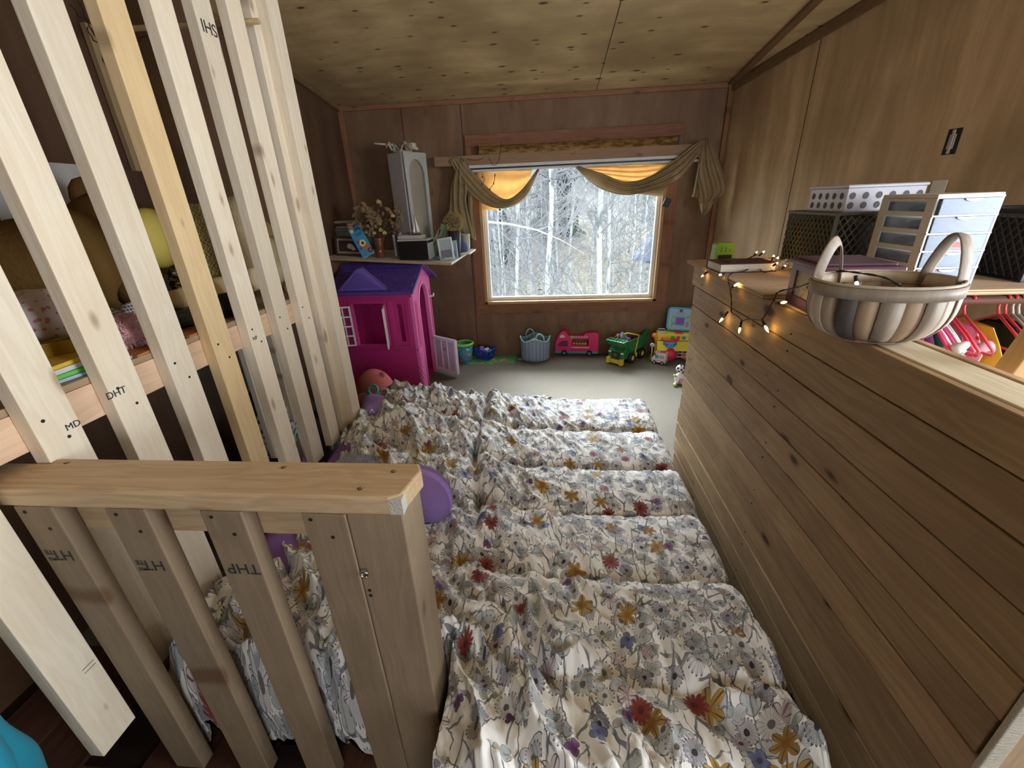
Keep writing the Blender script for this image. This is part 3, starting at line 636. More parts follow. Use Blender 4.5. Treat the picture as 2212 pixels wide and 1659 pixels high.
def cr(P, t):
    n = len(P) - 1; f = min(t * n, n - 1e-6); i = int(f); t = f - i
    p = lambda k: P[max(0, min(n, k))]
    return [.5 * (2 * p(i)[k] + (p(i + 1)[k] - p(i - 1)[k]) * t + (2 * p(i - 1)[k] - 5 * p(i)[k] + 4 * p(i + 1)[k] - p(i + 2)[k]) * t * t + (3 * p(i)[k] - p(i - 1)[k] - 3 * p(i + 1)[k] + p(i + 2)[k]) * t ** 3) for k in range(len(P[0]))]
def drape(top, bot, y, folds, amp, nu=70, nv=34, ph=0, gather=.3):
    def f(u, v):
        a = cr(top, u); b = cr(bot, u); px, py = a[0] * (1 - v) + b[0] * v, a[1] * (1 - v) + b[1] * v
        w = math.sin(v * folds * PI * 2 + ph + 1.2 * math.sin(u * 5 + ph)) * amp * (gather + (1 - gather) * math.sin(PI * u))
        p = ony(px, py, y + w - .012 * math.sin(PI * v)); return p
    return MB().grid(nu, nv, f)
CT = thing('drape', 'ochre brown drape swagged over the curtain board above the window', 'curtain', (.2, 3.86, 1.75))
def dp(name, *a, m=DRP, **k): drape(*a, **k).obj(name, m, CT, smooth=True, off=CT.location)
dp('swag', [(992, 338), (1032, 382), (1066, 416), (1096, 430), (1128, 408), (1160, 366)], [(972, 345), (998, 395), (1040, 438), (1088, 450), (1134, 428), (1166, 364)], 3.855, 3.5, .014)
dp('tail', [(990, 340), (975, 400), (972, 440), (970, 478)], [(1000, 342), (1012, 400), (1008, 440), (1028, 520)], 3.862, 3.0, .02, gather=.7, ph=1)
dp('tail', [(1000, 342), (1010, 400), (1012, 450), (1022, 512)], [(1012, 360), (1022, 400), (1022, 460), (1029, 518)], 3.87, 1.5, .01, gather=.6, ph=2)
dp('sheer_panel', [(1034, 372), (1080, 370), (1120, 366), (1150, 364)], [(1040, 452), (1075, 452), (1105, 430), (1140, 402)], 3.935, 2.0, .008, m=SHR, ph=.5)
dp('swag', [(1250, 358), (1300, 374), (1350, 392), (1400, 382), (1455, 346), (1500, 312), (1522, 300)], [(1243, 362), (1290, 404), (1345, 421), (1402, 413), (1462, 390), (1506, 340), (1530, 304)], 3.85, 3.5, .016, ph=.8)
dp('swag', [(1362, 392), (1400, 386), (1440, 372), (1455, 384)], [(1366, 416), (1396, 421), (1430, 424), (1432, 410)], 3.87, 2, .01, ph=2)
dp('sheer_panel', [(1262, 360), (1320, 358), (1380, 355), (1442, 350)], [(1290, 384), (1330, 402), (1390, 410), (1442, 400)], 3.935, 5, .007, m=SHR, ph=1.5)
dp('tail', [(1520, 299), (1507, 360), (1510, 420), (1511, 440)], [(1530, 300), (1552, 345), (1567, 405), (1545, 432)], 3.845, 3, .018, gather=.7, ph=.3)
dp('tail', [(1509, 418), (1510, 440), (1516, 462)], [(1545, 430), (1534, 452), (1522, 466)], 3.86, 2.0, .012, gather=.8, ph=2)
dp('tail', [(1514, 330), (1502, 390), (1494, 425)], [(1520, 330), (1512, 380), (1510, 427)], 3.87, 1.5, .008, gather=.8, ph=2)
WIRE = plain('dark_green_wire', (.012, .018, .012), .5)
wr_ = MB()
for pts in ([(1008, 343), (1030, 346), (1044, 341)], [(1083, 307), (1080, 332), (1076, 350), (1066, 357), (1056, 341)], [(1041, 374), (1046, 385), (1044, 396)], [(1069, 375), (1067, 395), (1058, 408)], [(1165, 376), (1190, 386), (1225, 388), (1258, 380)], [(1513, 345), (1503, 375), (1496, 420)], [(1517, 345), (1508, 380), (1503, 425)]):
    P = [cr(pts, t / 14) for t in range(15)]; wr_.tube([ony(a, b, 3.835 if pts[0][0] < 1160 or pts[0][0] > 1500 else 3.95) for a, b in P], .0022, 5)
for px, py in ((1042, 380), (1041, 396), (1069, 376), (1066, 394), (1058, 407), (1187, 388), (1205, 391), (1224, 391), (1241, 387)):
    y = 3.835 if px < 1160 else 3.95; wr_.tube([ony(px, py, y), ony(px, py + 5, y)], .0045, 6)
tag(wr_.obj('light_wire', WIRE, kind='stuff'), 'unlit dark string light wire looped over the window and curtain board', 'wire')
CL = ony(1440, 437, 3.99)
tag(MB().cbox((CL.x, 3.985, CL.z), (.055, .03, .065), (0, .35, 0)).cbox((CL.x - .03, 3.98, CL.z - .015), (.012, .012, .03), (0, .35, 0)).obj('latch_box', BLACK, bevel=.004), 'small black box clipped at the right jamb of the window', 'latch')
# ---------------------------------------------------------------- shelf on the left of the window
def shz(x): return 1.149 - .0673 * (x + 1.69)
SH = thing('corner_shelf', 'wide white-edged plywood shelf above the pink playhouse', 'shelf', (-1.25, 3.6, 1.1))
mb = MB(); xa, xb = -1.748, -.739
mb.add([(xa, 3.27, shz(xa) - .016), (xb, 3.27, shz(xb) - .016), (xb, 3.93, shz(xb) - .016), (xa, 3.93, shz(xa) - .016), (xa, 3.27, shz(xa)), (xb, 3.27, shz(xb)), (xb, 3.93, shz(xb)), (xa, 3.93, shz(xa))], [(3, 2, 1, 0), (4, 5, 6, 7), (0, 1, 5, 4), (1, 2, 6, 5), (2, 3, 7, 6), (3, 0, 4, 7)])
mb.obj('board', plain('painted_shelf_white', (.70, .68, .62), .5, bump=.1), SH, bevel=.001, off=SH.location)
MB().box(xa, xb, 3.262, 3.27, 1.0, 1.0).add([(xa, 3.262, shz(xa) - .017), (xb, 3.262, shz(xb) - .017), (xb, 3.262, shz(xb) + .001), (xa, 3.262, shz(xa) + .001), (xa, 3.2695, shz(xa) - .017), (xb, 3.2695, shz(xb) - .017), (xb, 3.2695, shz(xb) + .001), (xa, 3.2695, shz(xa) + .001)], [(0, 1, 2, 3), (7, 6, 5, 4), (0, 4, 5, 1), (3, 2, 6, 7), (0, 3, 7, 4), (1, 5, 6, 2)]).obj('front_edge', wood('ply_edge', (.42, .30, .17), (.30, .19, .10), axis=0, knot=0), SH, off=SH.location)
MB().box(-.95, -.655, 3.62, 3.93, 1.104, 1.118).obj('upper_board', plain('painted_shelf_white', (1, 1, 1)), SH, bevel=.001, off=SH.location)
MB().box(-.94, -.93, 3.62, 3.93, 1.098, 1.104).obj('spacer', PINEX, SH, off=SH.location)
MB().box(-1.748, -1.70, 3.3, 4.02, 1.02, 1.13).box(-1.70, -.80, 3.99, 4.02, 1.02, 1.085).obj('ledger', TRIM, SH, bevel=.002, off=SH.location)
def ext(px0, px1, pyt, pyb, y): a = ony(px0, pyb, y); b = ony(px1, pyt, y); return a.x, b.x, a.z, b.z
CARD = plain('grey_green_box_card', (.16, .165, .14), .7)
x0, x1, z0, z1 = ext(716, 790, 496, 548, 3.62); tz = lambda x: shz(x) + .001
BN = thing('storage_box', 'faded grey storage box at the left end of the shelf behind the dark picture', 'box', ((x0 + x1) / 2, 3.66, tz(x0)))
MB().box(x0, x1, 3.56, 3.76, tz(x0), z1).obj('body', CARD, BN, bevel=.004, off=BN.location); MB().box(x0 - .005, x1 + .005, 3.555, 3.765, z1, z1 + .018).obj('lid', plain('box_lid_tan', (.22, .18, .12), .6), BN, bevel=.003, off=BN.location)
zz = z1 + .019
for i, (dx, w, d, h, r, col) in enumerate(((.02, .20, .14, .014, .05, (.45, .43, .40)), (.03, .24, .15, .022, -.1, (.10, .07, .055)), (.05, .20, .15, .018, .15, (.36, .30, .23)))):
    tag(MB().cbox((0, 0, 0), (w, d, h)).obj('paper_stack', plain('paper%d' % i, col, .7), bevel=.002, loc=(x0 + .12 + dx, 3.66, zz + h / 2), rot=(0, 0, r)), ('pale booklet at the bottom of the pile on the storage box', 'dark booklet in the middle of the pile on the storage box', 'brown booklet on top of the pile on the storage box')[i], 'booklet', 'booklets piled on the shelf box'); zz += h + .001
x0, x1, z0, z1 = ext(724, 778, 509, 553, 3.40)
PF = thing('framed_picture', 'dark framed picture with a small white print on the shelf', 'picture', ((x0 + x1) / 2, 3.42, tz((x0 + x1) / 2)), rot=(-.12, .06, 0))
w, h = x1 - x0, z1 - z0
FRB = plain('dark_brown_frame', (.055, .032, .02), .4)
for a in ((-w / 2, w / 2, 0, .018), (-w / 2, w / 2, h - .018, h), (-w / 2, -w / 2 + .018, .018, h - .018), (w / 2 - .018, w / 2, .018, h - .018)): MB().box(a[0], a[1], -.01, .006, a[2], a[3]).obj('frame', FRB, PF, bevel=.003)
MB().box(-w / 2 + .018, w / 2 - .018, -.003, .003, .018, h - .018).obj('mat', plain('tan_mat', (.30, .24, .16), .7), PF)
MB().box(-w / 2 + .03, w / 2 - .03, -.0045, -.003, .032, h - .032).obj('print', plain('dark_print', (.035, .025, .025), .3), PF)
MB().ball((.01, -.0048, h * .50), (.028, .0006, .020), 10, f=lambda x, y, z: .3 * math.sin(9 * x) * math.cos(7 * z)).ball((.03, -.0048, h * .38), (.02, .0006, .014), 8).obj('motif', plain('motif_white', (.5, .5, .48), .6), PF)
# children's book leaning
p0 = ony(783, 557, 3.29); BK = thing('picture_book', 'leaning blue children\'s book at the shelf edge', 'book', (p0.x, 3.31, tz(p0.x)), rot=(-.10, -.42, .0))
MB().box(-.005, .10, 0, .012, .002, .235).obj('cover', plain('book_cyan', (.07, .30, .52), .35), BK, bevel=.002)
MB().box(-.003, .098, .0025, .0095, .0, .233).obj('pages', plain('page_white', (.72, .70, .64), .8), BK)
for nm, c, r, col in (('print_circle', (.02, .21), .014, (.75, .70, .25)), ('print_circle', (.055, .10), .026, (.75, .72, .32)), ('print_circle', (.055, .10), .012, (.05, .09, .05)), ('print_circle', (.022, .12), .012, (.40, .04, .12)), ('print_circle', (.022, .07), .012, (.40, .04, .12)), ('print_circle', (.07, .06), .022, (.62, .16, .03)), ('print_circle', (.085, .032), .018, (.05, .03, .03)), ('print_circle', (.085, .032), .008, (.6, .35, .33))):
    k = len(BK.children); MB().prism([(c[0] + r * math.cos(a * PI / 8), c[1] + r * math.sin(a * PI / 8)) for a in range(16)], 1, -.0006 - .0003 * k, 0).obj(nm, plain('bk%d' % k, col, .4), BK)
text('title', 'OH', .032, plain('ink_navy', (.01, .06, .2), .5), BK, (.062, -.004, .205), (PI / 2, 0, 0)); text('title', 'YOU', .028, plain('ink_navy', (0, 0, 0)), BK, (.058, -.004, .168), (PI / 2, 0, 0))
# vase with dried flowers
p = ony(822, 556, 3.40); VZ = thing('vase_of_dried_flowers', 'reddish glass vase packed with dried brown flowers and roses', 'vase', (p.x, 3.41, tz(p.x)))
s = NT('amber_brown_glass'); VG = s.fin((.14, .045, .022), .12, .6, Alpha=1.0)
MB().lathe([(.036, 0), (.040, .01), (.034, .05), (.036, .09), (.048, .135), (.052, .15), (.047, .15), (.034, .10)], 20).obj('vase', VG, VZ, smooth=True)
rr = random.Random(4); st = MB(); fl_ = MB(); 
DRY = plain('dried_stem', (.10, .065, .035), .9); DRF = plain('dried_flower', (.20, .125, .065), .9); ROSE = plain('dried_rose', (.52, .33, .14), .85)
tips = []
for k in range(110):
    a = rr.uniform(0, 2 * PI); e = rr.uniform(.05, 1.15); L = rr.uniform(.16, .30); d = Vector((math.cos(a) * math.sin(e), math.sin(a) * math.sin(e) * .7, math.cos(e)))
    b = Vector((0, 0, .12)); m = b + d * L * .5 + Vector((0, 0, .02)); t = b + d * L; st.tube([b, m, t], [.0022, .0018, .0012], 4); tips.append(t)
    if k % 2 == 0:
        for j in range(5): 
            q = t + Vector((rr.uniform(-.02, .02), rr.uniform(-.02, .02), rr.uniform(-.02, .02))); fl_.ball(q, rr.uniform(.006, .013), 6, f=lambda x, y, z: .4 * math.sin(7 * x + 5 * z))
st.obj('stem', DRY, VZ, kind='stuff'); fl_.obj('dried_bloom', DRF, VZ, kind='stuff')
def rose(c, r):
    mb = MB(); c = Vector(c)
    for L in range(4):
        for k in range(5):
            a = k * 2 * PI / 5 + L * .6; R = r * (.35 + .2 * L)
            mb.ball(c + Vector((math.cos(a) * R * .5, math.sin(a) * R * .5 - r * .1, (1.5 - L) * r * .16)), (R * .5, R * .5, r * .55), 7)
    return mb
for px, py in ((805, 475), (817, 435), (822, 496), (792, 500), (808, 502), (830, 502), (818, 482), (848, 465)):
    q = ony(px, py, 3.36) - VZ.location; rose(q, .020).obj('rose', ROSE, VZ, smooth=True)
# tall display tower
p = ony(905, 520, 3.66); TW = thing('display_tower', 'tall pale grey tower box with an arched recess in its side', 'cabinet', (p.x - .03, 3.70, tz(p.x - .1)), -.62)
GRY = plain('tower_grey_paint', (.44, .40, .38), .55, bump=.08)
H_ = 1.868 - tz(p.x); wx, wy = .205, .22
arch = [(-.075, .10), (.075, .10)] + [(.075 * math.cos(a), H_ - .16 + .075 * math.sin(a) * 1.5) for a in [i * PI / 12 for i in range(13)]]
MB().box(-wx / 2, wx / 2 - .03, -wy / 2, wy / 2, 0, H_).obj('body', GRY, TW, bevel=.003)
yz = [(-wy / 2, 0), (wy / 2, 0), (wy / 2, H_), (-wy / 2, H_)]
fp = MB(); ring = arch; n_ = len(ring)
out = []
for (a, b) in ring:
    ang = math.atan2(b - H_ / 2, a); 
    dx_ = math.cos(ang); dz_ = math.sin(ang); t = min((wy / 2) / max(abs(dx_), 1e-6), (H_ / 2) / max(abs(dz_), 1e-6)); out.append((dx_ * t, H_ / 2 + dz_ * t))
X = wx / 2
fp.add([(X, a, b) for a, b in ring] + [(X, a, b) for a, b in out] + [(X - .03, a, b) for a, b in ring], [(i, (i + 1) % n_, n_ + (i + 1) % n_, n_ + i) for i in range(n_)] + [(i, 2 * n_ + i, 2 * n_ + (i + 1) % n_, (i + 1) % n_) for i in range(n_)])
fp.obj('arched_face', plain('tower_face_grey', (.36, .36, .34), .5), TW)
MB().prism(arch, 0, X - .031, X - .0295).obj('recess_back', plain('tower_recess', (.27, .24, .18), .5), TW)
for dz_, ln, r_, h_ in ((.03, .22, .25, .012), (.045, .13, 2.6, .01)):
    pass
tp = TW.location.z + H_
RP = thing('rolled_paper_bundle', 'bundle of cream rolled papers and cloth lying on top of the grey tower', 'bundle', (p.x - .06, 3.70, tp))
MB().tube([(-.20, -.05, .075), (-.06, -.02, .06)], .009, 8).tube([(.02, -.06, .055), (.16, -.13, .015)], .009, 8).tube([(-.02, 0, .05), (.12, -.04, .045)], .022, 10).obj('paper_roll', plain('cream_paper', (.50, .46, .36), .7), RP, smooth=True)
def rag(u, v):
    x = -.10 + .20 * u; y = -.08 + .14 * v; return (x, y, .035 + .03 * math.sin(u * 9 + v * 4) * math.sin(v * 5) + .02 * math.sin(u * 21) - .0 * v)
MB().grid(30, 20, rag).obj('cloth', plain('grey_beige_cloth', (.38, .34, .28), .9), RP, smooth=True, solid=.006)
MB().ball((0, -.01, .012), (.085, .06, .013), 14).obj('cloth_fold', plain('grey_beige_cloth', (0, 0, 0)), RP, smooth=True)
# magazines and pamphlets behind the black box
cols = [(.45, .52, .58), (.25, .05, .06), (.50, .52, .55), (.42, .05, .06), (.30, .30, .32), (.16, .15, .15), (.36, .33, .32)]
for i, c in enumerate(cols):
    q = ony(852 + i * 7.2, 520, 3.52)
    o_ = MB().box(-.004, .014, 0, .13, 0, .165 + .012 * (i % 3)).obj('magazine', plain('mag%d' % i, c, .5), bevel=.001, loc=(q.x, 3.50, tz(q.x) + .001), rot=(0, .04 * (i % 2), .25))
    tag(o_, ('pale blue', 'maroon', 'white', 'red', 'dark grey', 'black', 'grey')[i] + ' spine among the upright magazines behind the black box', 'magazine', 'upright magazines on the shelf')
# hanging twist of cables and purple-grey netting between
q = ony(858, 540, 3.36); CBL = MB()
for k in range(7):
    pts = [(q.x + .02 * k + .006 * math.sin(j * 1.3 + k), 3.37 + .01 * k, tz(q.x) + .004 + j * .024) for j in range(6 + k % 3)]
    CBL.tube(pts, .0035, 5)
tag(CBL.obj('cable_bunch', plain('cable_grey', (.16, .14, .16), .5), smooth=True), 'bunch of grey cables standing beside the black box', 'cable')
x0, x1, z0, z1 = ext(864, 922, 517, 561, 3.31)
BB = thing('black_box', 'black box with a pale metal lid on the shelf front', 'box', ((x0 + x1) / 2, 3.40, tz((x0 + x1) / 2)), -.0)
w = x1 - x0; h = z1 - z0 - .0
MB().box(-w / 2, w / 2, -.09, .10, .004, h).obj('body', plain('satin_black', (.01, .008, .008), .35), BB, bevel=.004)
MB().box(w / 2 + .0005, w / 2 + .004, -.09, .10, .004, h - .02).obj('side_label', plain('label_grey', (.40, .40, .42), .5), BB)
MB().box(-w / 2 - .004, w / 2 + .006, -.095, .105, h, h + .012).obj('lid', plain('lid_grey', (.40, .38, .33), .4), BB, bevel=.002)
TY = thing('shallow_tray', 'pale shallow tray lying on the black box', 'tray', (BB.location.x - .02, 3.40, BB.location.z + h + .0125))
MB().box(-.10, .09, -.06, .06, 0, .006).box(-.10, .09, -.06, -.052, .006, .026).box(-.10, .09, .052, .06, .006, .026).box(-.10, -.092, -.052, .052, .006, .026).box(.082, .09, -.052, .052, .006, .026).obj('tray', plain('tray_grey', (.45, .43, .40), .4), TY, bevel=.002)
SB = thing('sailboat_ornament', 'small white sailboat ornament standing on the tray', 'ornament', (BB.location.x + .01, 3.40, TY.location.z + .007))
MB().prism([(-.035, .03), (-.02, .006), (.02, .006), (.04, .03)], 1, -.012, .012).obj('hull', plain('hull_brown', (.12, .05, .03), .4), SB, bevel=.003)
MB().tube([(0, 0, .03), (0, 0, .16)], .0018, 6).obj('mast', plain('hull_brown', (0, 0, 0)), SB)
SAIL = plain('sail_white', (.82, .80, .76), .7)
MB().grid(8, 10, lambda u, v: (.003 + .03 * u * (1 - v), -.012 * math.sin(PI * u) * (1 - v), .04 + .115 * v)).obj('sail', SAIL, SB, smooth=True, solid=.0015)
MB().grid(8, 10, lambda u, v: (-.003 - .026 * u * (1 - v), -.010 * math.sin(PI * u) * (1 - v), .04 + .075 * v)).obj('sail', SAIL, SB, smooth=True, solid=.0015)
# leaning frames behind, right
for i, (pa, pb, wd, col, lb_) in enumerate((((918, 530), (950, 470), .02, (.26, .24, .18), 'tan panel leaning furthest back behind the black box'), ((935, 545), (957, 475), .03, (.13, .18, .09), 'green panel leaning between the black box and the grass ball'))):
    a = ony(*pa, 3.50); b = ony(*pb, 3.50); d = b - a; ang = math.atan2(d.x, d.z)
    tag(MB().box(-wd / 2, wd / 2, 0, .16, 0, d.length).obj('framed_board', plain('lp%d' % i, col, .6), bevel=.002, loc=(a.x, 3.48, tz(a.x) + .012), rot=(0, ang, 0)), lb_, 'board')
def photo_frame(px, py, y, w, h, label, ry, col):
    q = ony(px, py, y); t = thing('photo_frame', label, 'frame', (q.x, y, tz(q.x) + .004), rot=(-.16, ry, -.1))
    for a in ((-w / 2, w / 2, 0, .014), (-w / 2, w / 2, h - .014, h), (-w / 2, -w / 2 + .014, .014, h - .014), (w / 2 - .014, w / 2, .014, h - .014)): MB().box(a[0], a[1], -.008, .006, a[2], a[3]).obj('frame', col, t, bevel=.002)
    MB().box(-w / 2 + .013, w / 2 - .013, -.002, .003, .013, h - .013).obj('photo', plain('photo_sky', (.42, .50, .52), .3), t)
    MB().box(-w / 2 + .016, w / 2 - .016, -.0032, -.002, .016, h * .45).obj('photo_ground', plain('photo_ground', (.22, .22, .24), .3), t)
photo_frame(966, 552, 3.40, .12, .165, 'white picture frame with a pale landscape photo on the shelf', -.14, plain('frame_pale', (.62, .66, .68), .4))
photo_frame(975, 545, 3.47, .11, .135, 'light blue frame half hidden behind the white picture frame', -.10, plain('frame_blue', (.28, .42, .52), .4))
q = ony(990, 535, 3.70); CP = thing('ball_cap', 'navy blue ball cap with a small letter m resting on the upper board', 'hat', (q.x, 3.72, 1.119), 1.0)
NV = plain('navy_cloth', (.04, .05, .13), .9)
MB().lathe([(.072, 0), (.074, .03), (.066, .062), (.045, .088), (.015, .10), (.002, .101)], 22, sx=1.08).obj('crown', NV, CP, smooth=True)
MB().grid(12, 8, lambda u, v: ((-.07 - .065 * v * math.sin(PI * (.08 + .84 * u)) - .001), -.072 + .144 * u, .006 + .01 * math.sin(PI * u) - .012 * v)).obj('brim', plain('brim_blue', (.18, .24, .38), .8), CP, smooth=True, solid=.004)
text('letter', 'm', .035, plain('thread_white', (.6, .6, .62), .8), CP, (-.0795, 0, .045), (PI / 2, 0, -PI / 2))
q = ony(1006, 538, 3.80); tag(MB().lathe([(.030, 0), (.034, .02), (.040, .12), (.041, .135), (.038, .135), (.030, .01)], 20).obj('tumbler', plain('frosted_tumbler', (.42, .44, .36), .35), smooth=True, loc=(q.x, 3.84, 1.119)), 'pale frosted tumbler standing near the end of the upper board', 'cup')
q = ony(981, 480, 3.62); GB = thing('dried_grass_ball', 'round ball of dried straw-coloured grass on a dark pot', 'ornament', (q.x, 3.60, tz(q.x)))
R_ = .075; zc = q.z - GB.location.z
MB().lathe([(.03, 0), (.04, .05), (.055, zc - R_ + .01), (.05, zc - R_ + .012), (.035, .05)], 16).obj('pot', plain('dark_pot', (.03, .025, .03), .4), GB, smooth=True)
gb = MB(); rr = random.Random(9)
for k in range(900):
    d = Vector((rr.gauss(0, 1), rr.gauss(0, 1), rr.gauss(0, 1))).normalized(); t = d.orthogonal().normalized() * .02 * rr.uniform(-1, 1)
    a = d * R_ * .8 + t; b = d * R_ * 1.02 + t * 1.5; gb.tube([a, b, b + Vector((rr.uniform(-.012, .012), rr.uniform(-.012, .012), rr.uniform(-.008, .014)))], [.0022, .0018, .001], 3, caps=False)
gb.v = [(x, y, z + zc) for x, y, z in gb.v]
gb.obj('grass', plain('dry_grass', (.42, .31, .14), .9), GB, kind='stuff'); MB().ball((0, 0, zc), R_ * .85, 16).obj('core', plain('grass_core', (.12, .08, .035), .9), GB, smooth=True)
for i, (px, py, w, d, r, col, lb_) in enumerate(((950, 560, .15, .10, .3, (.10, .20, .20), 'teal postcard lying at the front of the shelf'), (958, 558, .13, .09, -.2, (.28, .38, .46), 'pale blue postcard lying on the teal one'), (966, 560, .12, .07, .5, (.30, .28, .36), 'mauve postcard lying nearest the shelf end'))):
    q = onz(px, py, 1.095); tag(MB().cbox((0, 0, 0), (w, d, .0035)).obj('postcard', plain('pc%d' % i, col, .3), loc=(max(min(q.x, -.83), -1), max(q.y, 3.34), tz(-.86) + .009 + .005 * i), rot=(0, .067, r)), lb_, 'card', 'postcards on the shelf edge')

spread()
# ---------------------------------------------------------------- pink playhouse
def gloss(name, col, rough=.38, **k): return plain(name, col, rough, .45, var=.03, **k)
PINK = gloss('playhouse_magenta', (.50, .035, .20)); PINK_LIT = gloss('playhouse_magenta_lit', (.74, .16, .42)); PURP = gloss('playhouse_purple', (.10, .055, .28)); PURPL = gloss('dormer_purple', (.15, .10, .42))  # door end paler than the front: the light on it is put into its colour
LAV = gloss('door_lavender', (.62, .52, .68)); PWH = gloss('toy_white', (.80, .80, .82))
PH = thing('playhouse', 'magenta plastic playhouse with a purple shingled roof under the shelf', 'playhouse', (-1.4, 3.58, 0))
PO = PH.location
A = Vector((-1.073, 3.25)); B_ = Vector((-1.105, 3.90)); zt = .895
def wl(n, a, m=PINK, bv=.004, **k): return MB().box(*a).obj(n, m, PH, bevel=bv, off=PO, **k)
WX0, WX1, WZ0, WZ1 = -1.578, -1.322, .445, .79
fw = MB()
for a in ((-1.735, WX0, .01, zt), (WX1, -1.213, .01, zt), (-1.170, -1.075, .01, zt), (WX0, WX1, .01, WZ0), (WX0, WX1, WZ1, zt), (-1.213, -1.170, .01, .47), (-1.213, -1.170, .78, zt)): fw.box(a[0], a[1], 3.25, 3.275, a[2], a[3])
fw.obj('front_wall', PINK, PH, off=PO)
for a in ((WX0 - .03, WX1 + .03, WZ1, WZ1 + .025), (WX0 - .03, WX1 + .03, WZ0 - .022, WZ0), (WX0 - .025, WX0, WZ0, WZ1), (WX1, WX1 + .025, WZ0, WZ1)): wl('window_moulding', (a[0], a[1], 3.238, 3.2495, a[2], a[3]))
for a in ((-1.285, -1.245, .44, .81), (-1.145, -1.105, .44, .81), (-1.245, -1.145, .79, .81), (-1.245, -1.145, .42, .44)): wl('panel_moulding', (a[0], a[1], 3.242, 3.2495, a[2], a[3]))
wl('band_moulding', (-1.735, -1.075, 3.236, 3.2495, .835, .892)); wl('band_moulding', (-1.735, -1.075, 3.243, 3.2495, .395, .402))
bk = MB()
for r in range(8):
    for c in range(4):
        x = -1.262 + c * .05 + (.025 if r % 2 else 0); 
        if x + .046 < -1.078: bk.box(x, x + .046, 3.246, 3.2498, .03 + r * .028, .055 + r * .028)
bk.obj('brick_relief', PINK, PH, off=PO, kind='stuff')
# side (door) wall in its own frame
dS = (B_ - A); LS = dS.length; dS = dS.normalized(); MS = Matrix(((dS.x, -dS.y, 0, A.x), (dS.y, dS.x, 0, A.y), (0, 0, 1, 0), (0, 0, 0, 1)))  # u along wall, v outward is -y'
def sbox(mb, u0, u1, t0, t1, z0, z1): return mb.box(u0, u1, t0, t1, z0, z1, 0, MS)
U0, U1 = .165, .50; zc_ = .70; ra = (U1 - U0) / 2; um = (U0 + U1) / 2
sw = MB(); sbox(sw, 0, .048, 0, .025, .01, zt); sbox(sw, .085, U0, 0, .025, .01, zt); sbox(sw, .048, .085, 0, .025, .01, .42); sbox(sw, .048, .085, 0, .025, .78, zt)
sbox(sw, U1, .56, 0, .025, .01, zt); sbox(sw, .60, LS, 0, .025, .01, zt); sbox(sw, .56, .60, 0, .025, .01, .42); sbox(sw, .56, .60, 0, .025, .78, zt)
ar = [(um + ra * math.cos(a), zc_ + ra * 1.05 * math.sin(a)) for a in [PI - i * PI / 14 for i in range(15)]]
top = [(U0 + (U1 - U0) * i / 14, zt + .0) for i in range(15)]
vs = [MS @ Vector((a, t, b)) for t in (0, .025) for (a, b) in ar] + [MS @ Vector((a, t, b)) for t in (0, .025) for (a, b) in top]
n15 = 15
fs = [(i, i + 1, 2 * n15 + i + 1, 2 * n15 + i) for i in range(14)] + [(n15 + i, 3 * n15 + i, 3 * n15 + i + 1, n15 + i + 1) for i in range(14)] + [(i, n15 + i, n15 + i + 1, i + 1) for i in range(14)]
sw.add(vs, fs)
gab = [(0, zt), (LS, zt), (LS * .5 + .03, 1.046), (LS * .5 - .03, 1.046)]
sw.prism([(a, b) for a, b in gab], 1, 0, .025, 0, MS)
sw.obj('door_wall', PINK_LIT, PH, off=PO)
am = MB(); rr_ = [(um + (ra + .016) * math.cos(a), zc_ + (ra + .016) * 1.05 * math.sin(a)) for a in [PI - i * PI / 14 for i in range(15)]]
am.tube([MS @ Vector((U0 - .014, -.004, .02))] + [MS @ Vector((a, -.004, b)) for a, b in rr_] + [MS @ Vector((U1 + .014, -.004, .02))], .010, 8).obj('door_arch', gloss('arch_pink', (.78, .28, .52)), PH, smooth=True, off=PO)
for u in (.036, .088, .55, .60): sbox(MB(), u, u + .008, -.006, -.0005, .40, .80).obj('slit_moulding', PINK_LIT, PH, off=PO)
bk = MB()
for r in range(13):
    for c in range(3):
        u = .004 + c * .052 + (.02 if r % 2 else 0)
        if u + .046 < U0 - .02 and (r < 12): sbox(bk, u, u + .045, -.006, -.0003, .03 + r * .028, .053 + r * .028)
bk.obj('brick_relief', PINK_LIT, PH, off=PO, kind='stuff')
MB().box(-1.735, -1.115, 3.875, 3.90, .01, zt).obj('rear_wall', PINK, PH, off=PO); MB().box(-1.738, -1.7355 + .02, 3.276, 3.874, .01, zt).obj('end_wall', PINK, PH, off=PO); MB().box(-1.71, -1.12, 3.28, 3.87, .005, .02).obj('floor_panel', PINK, PH, off=PO)
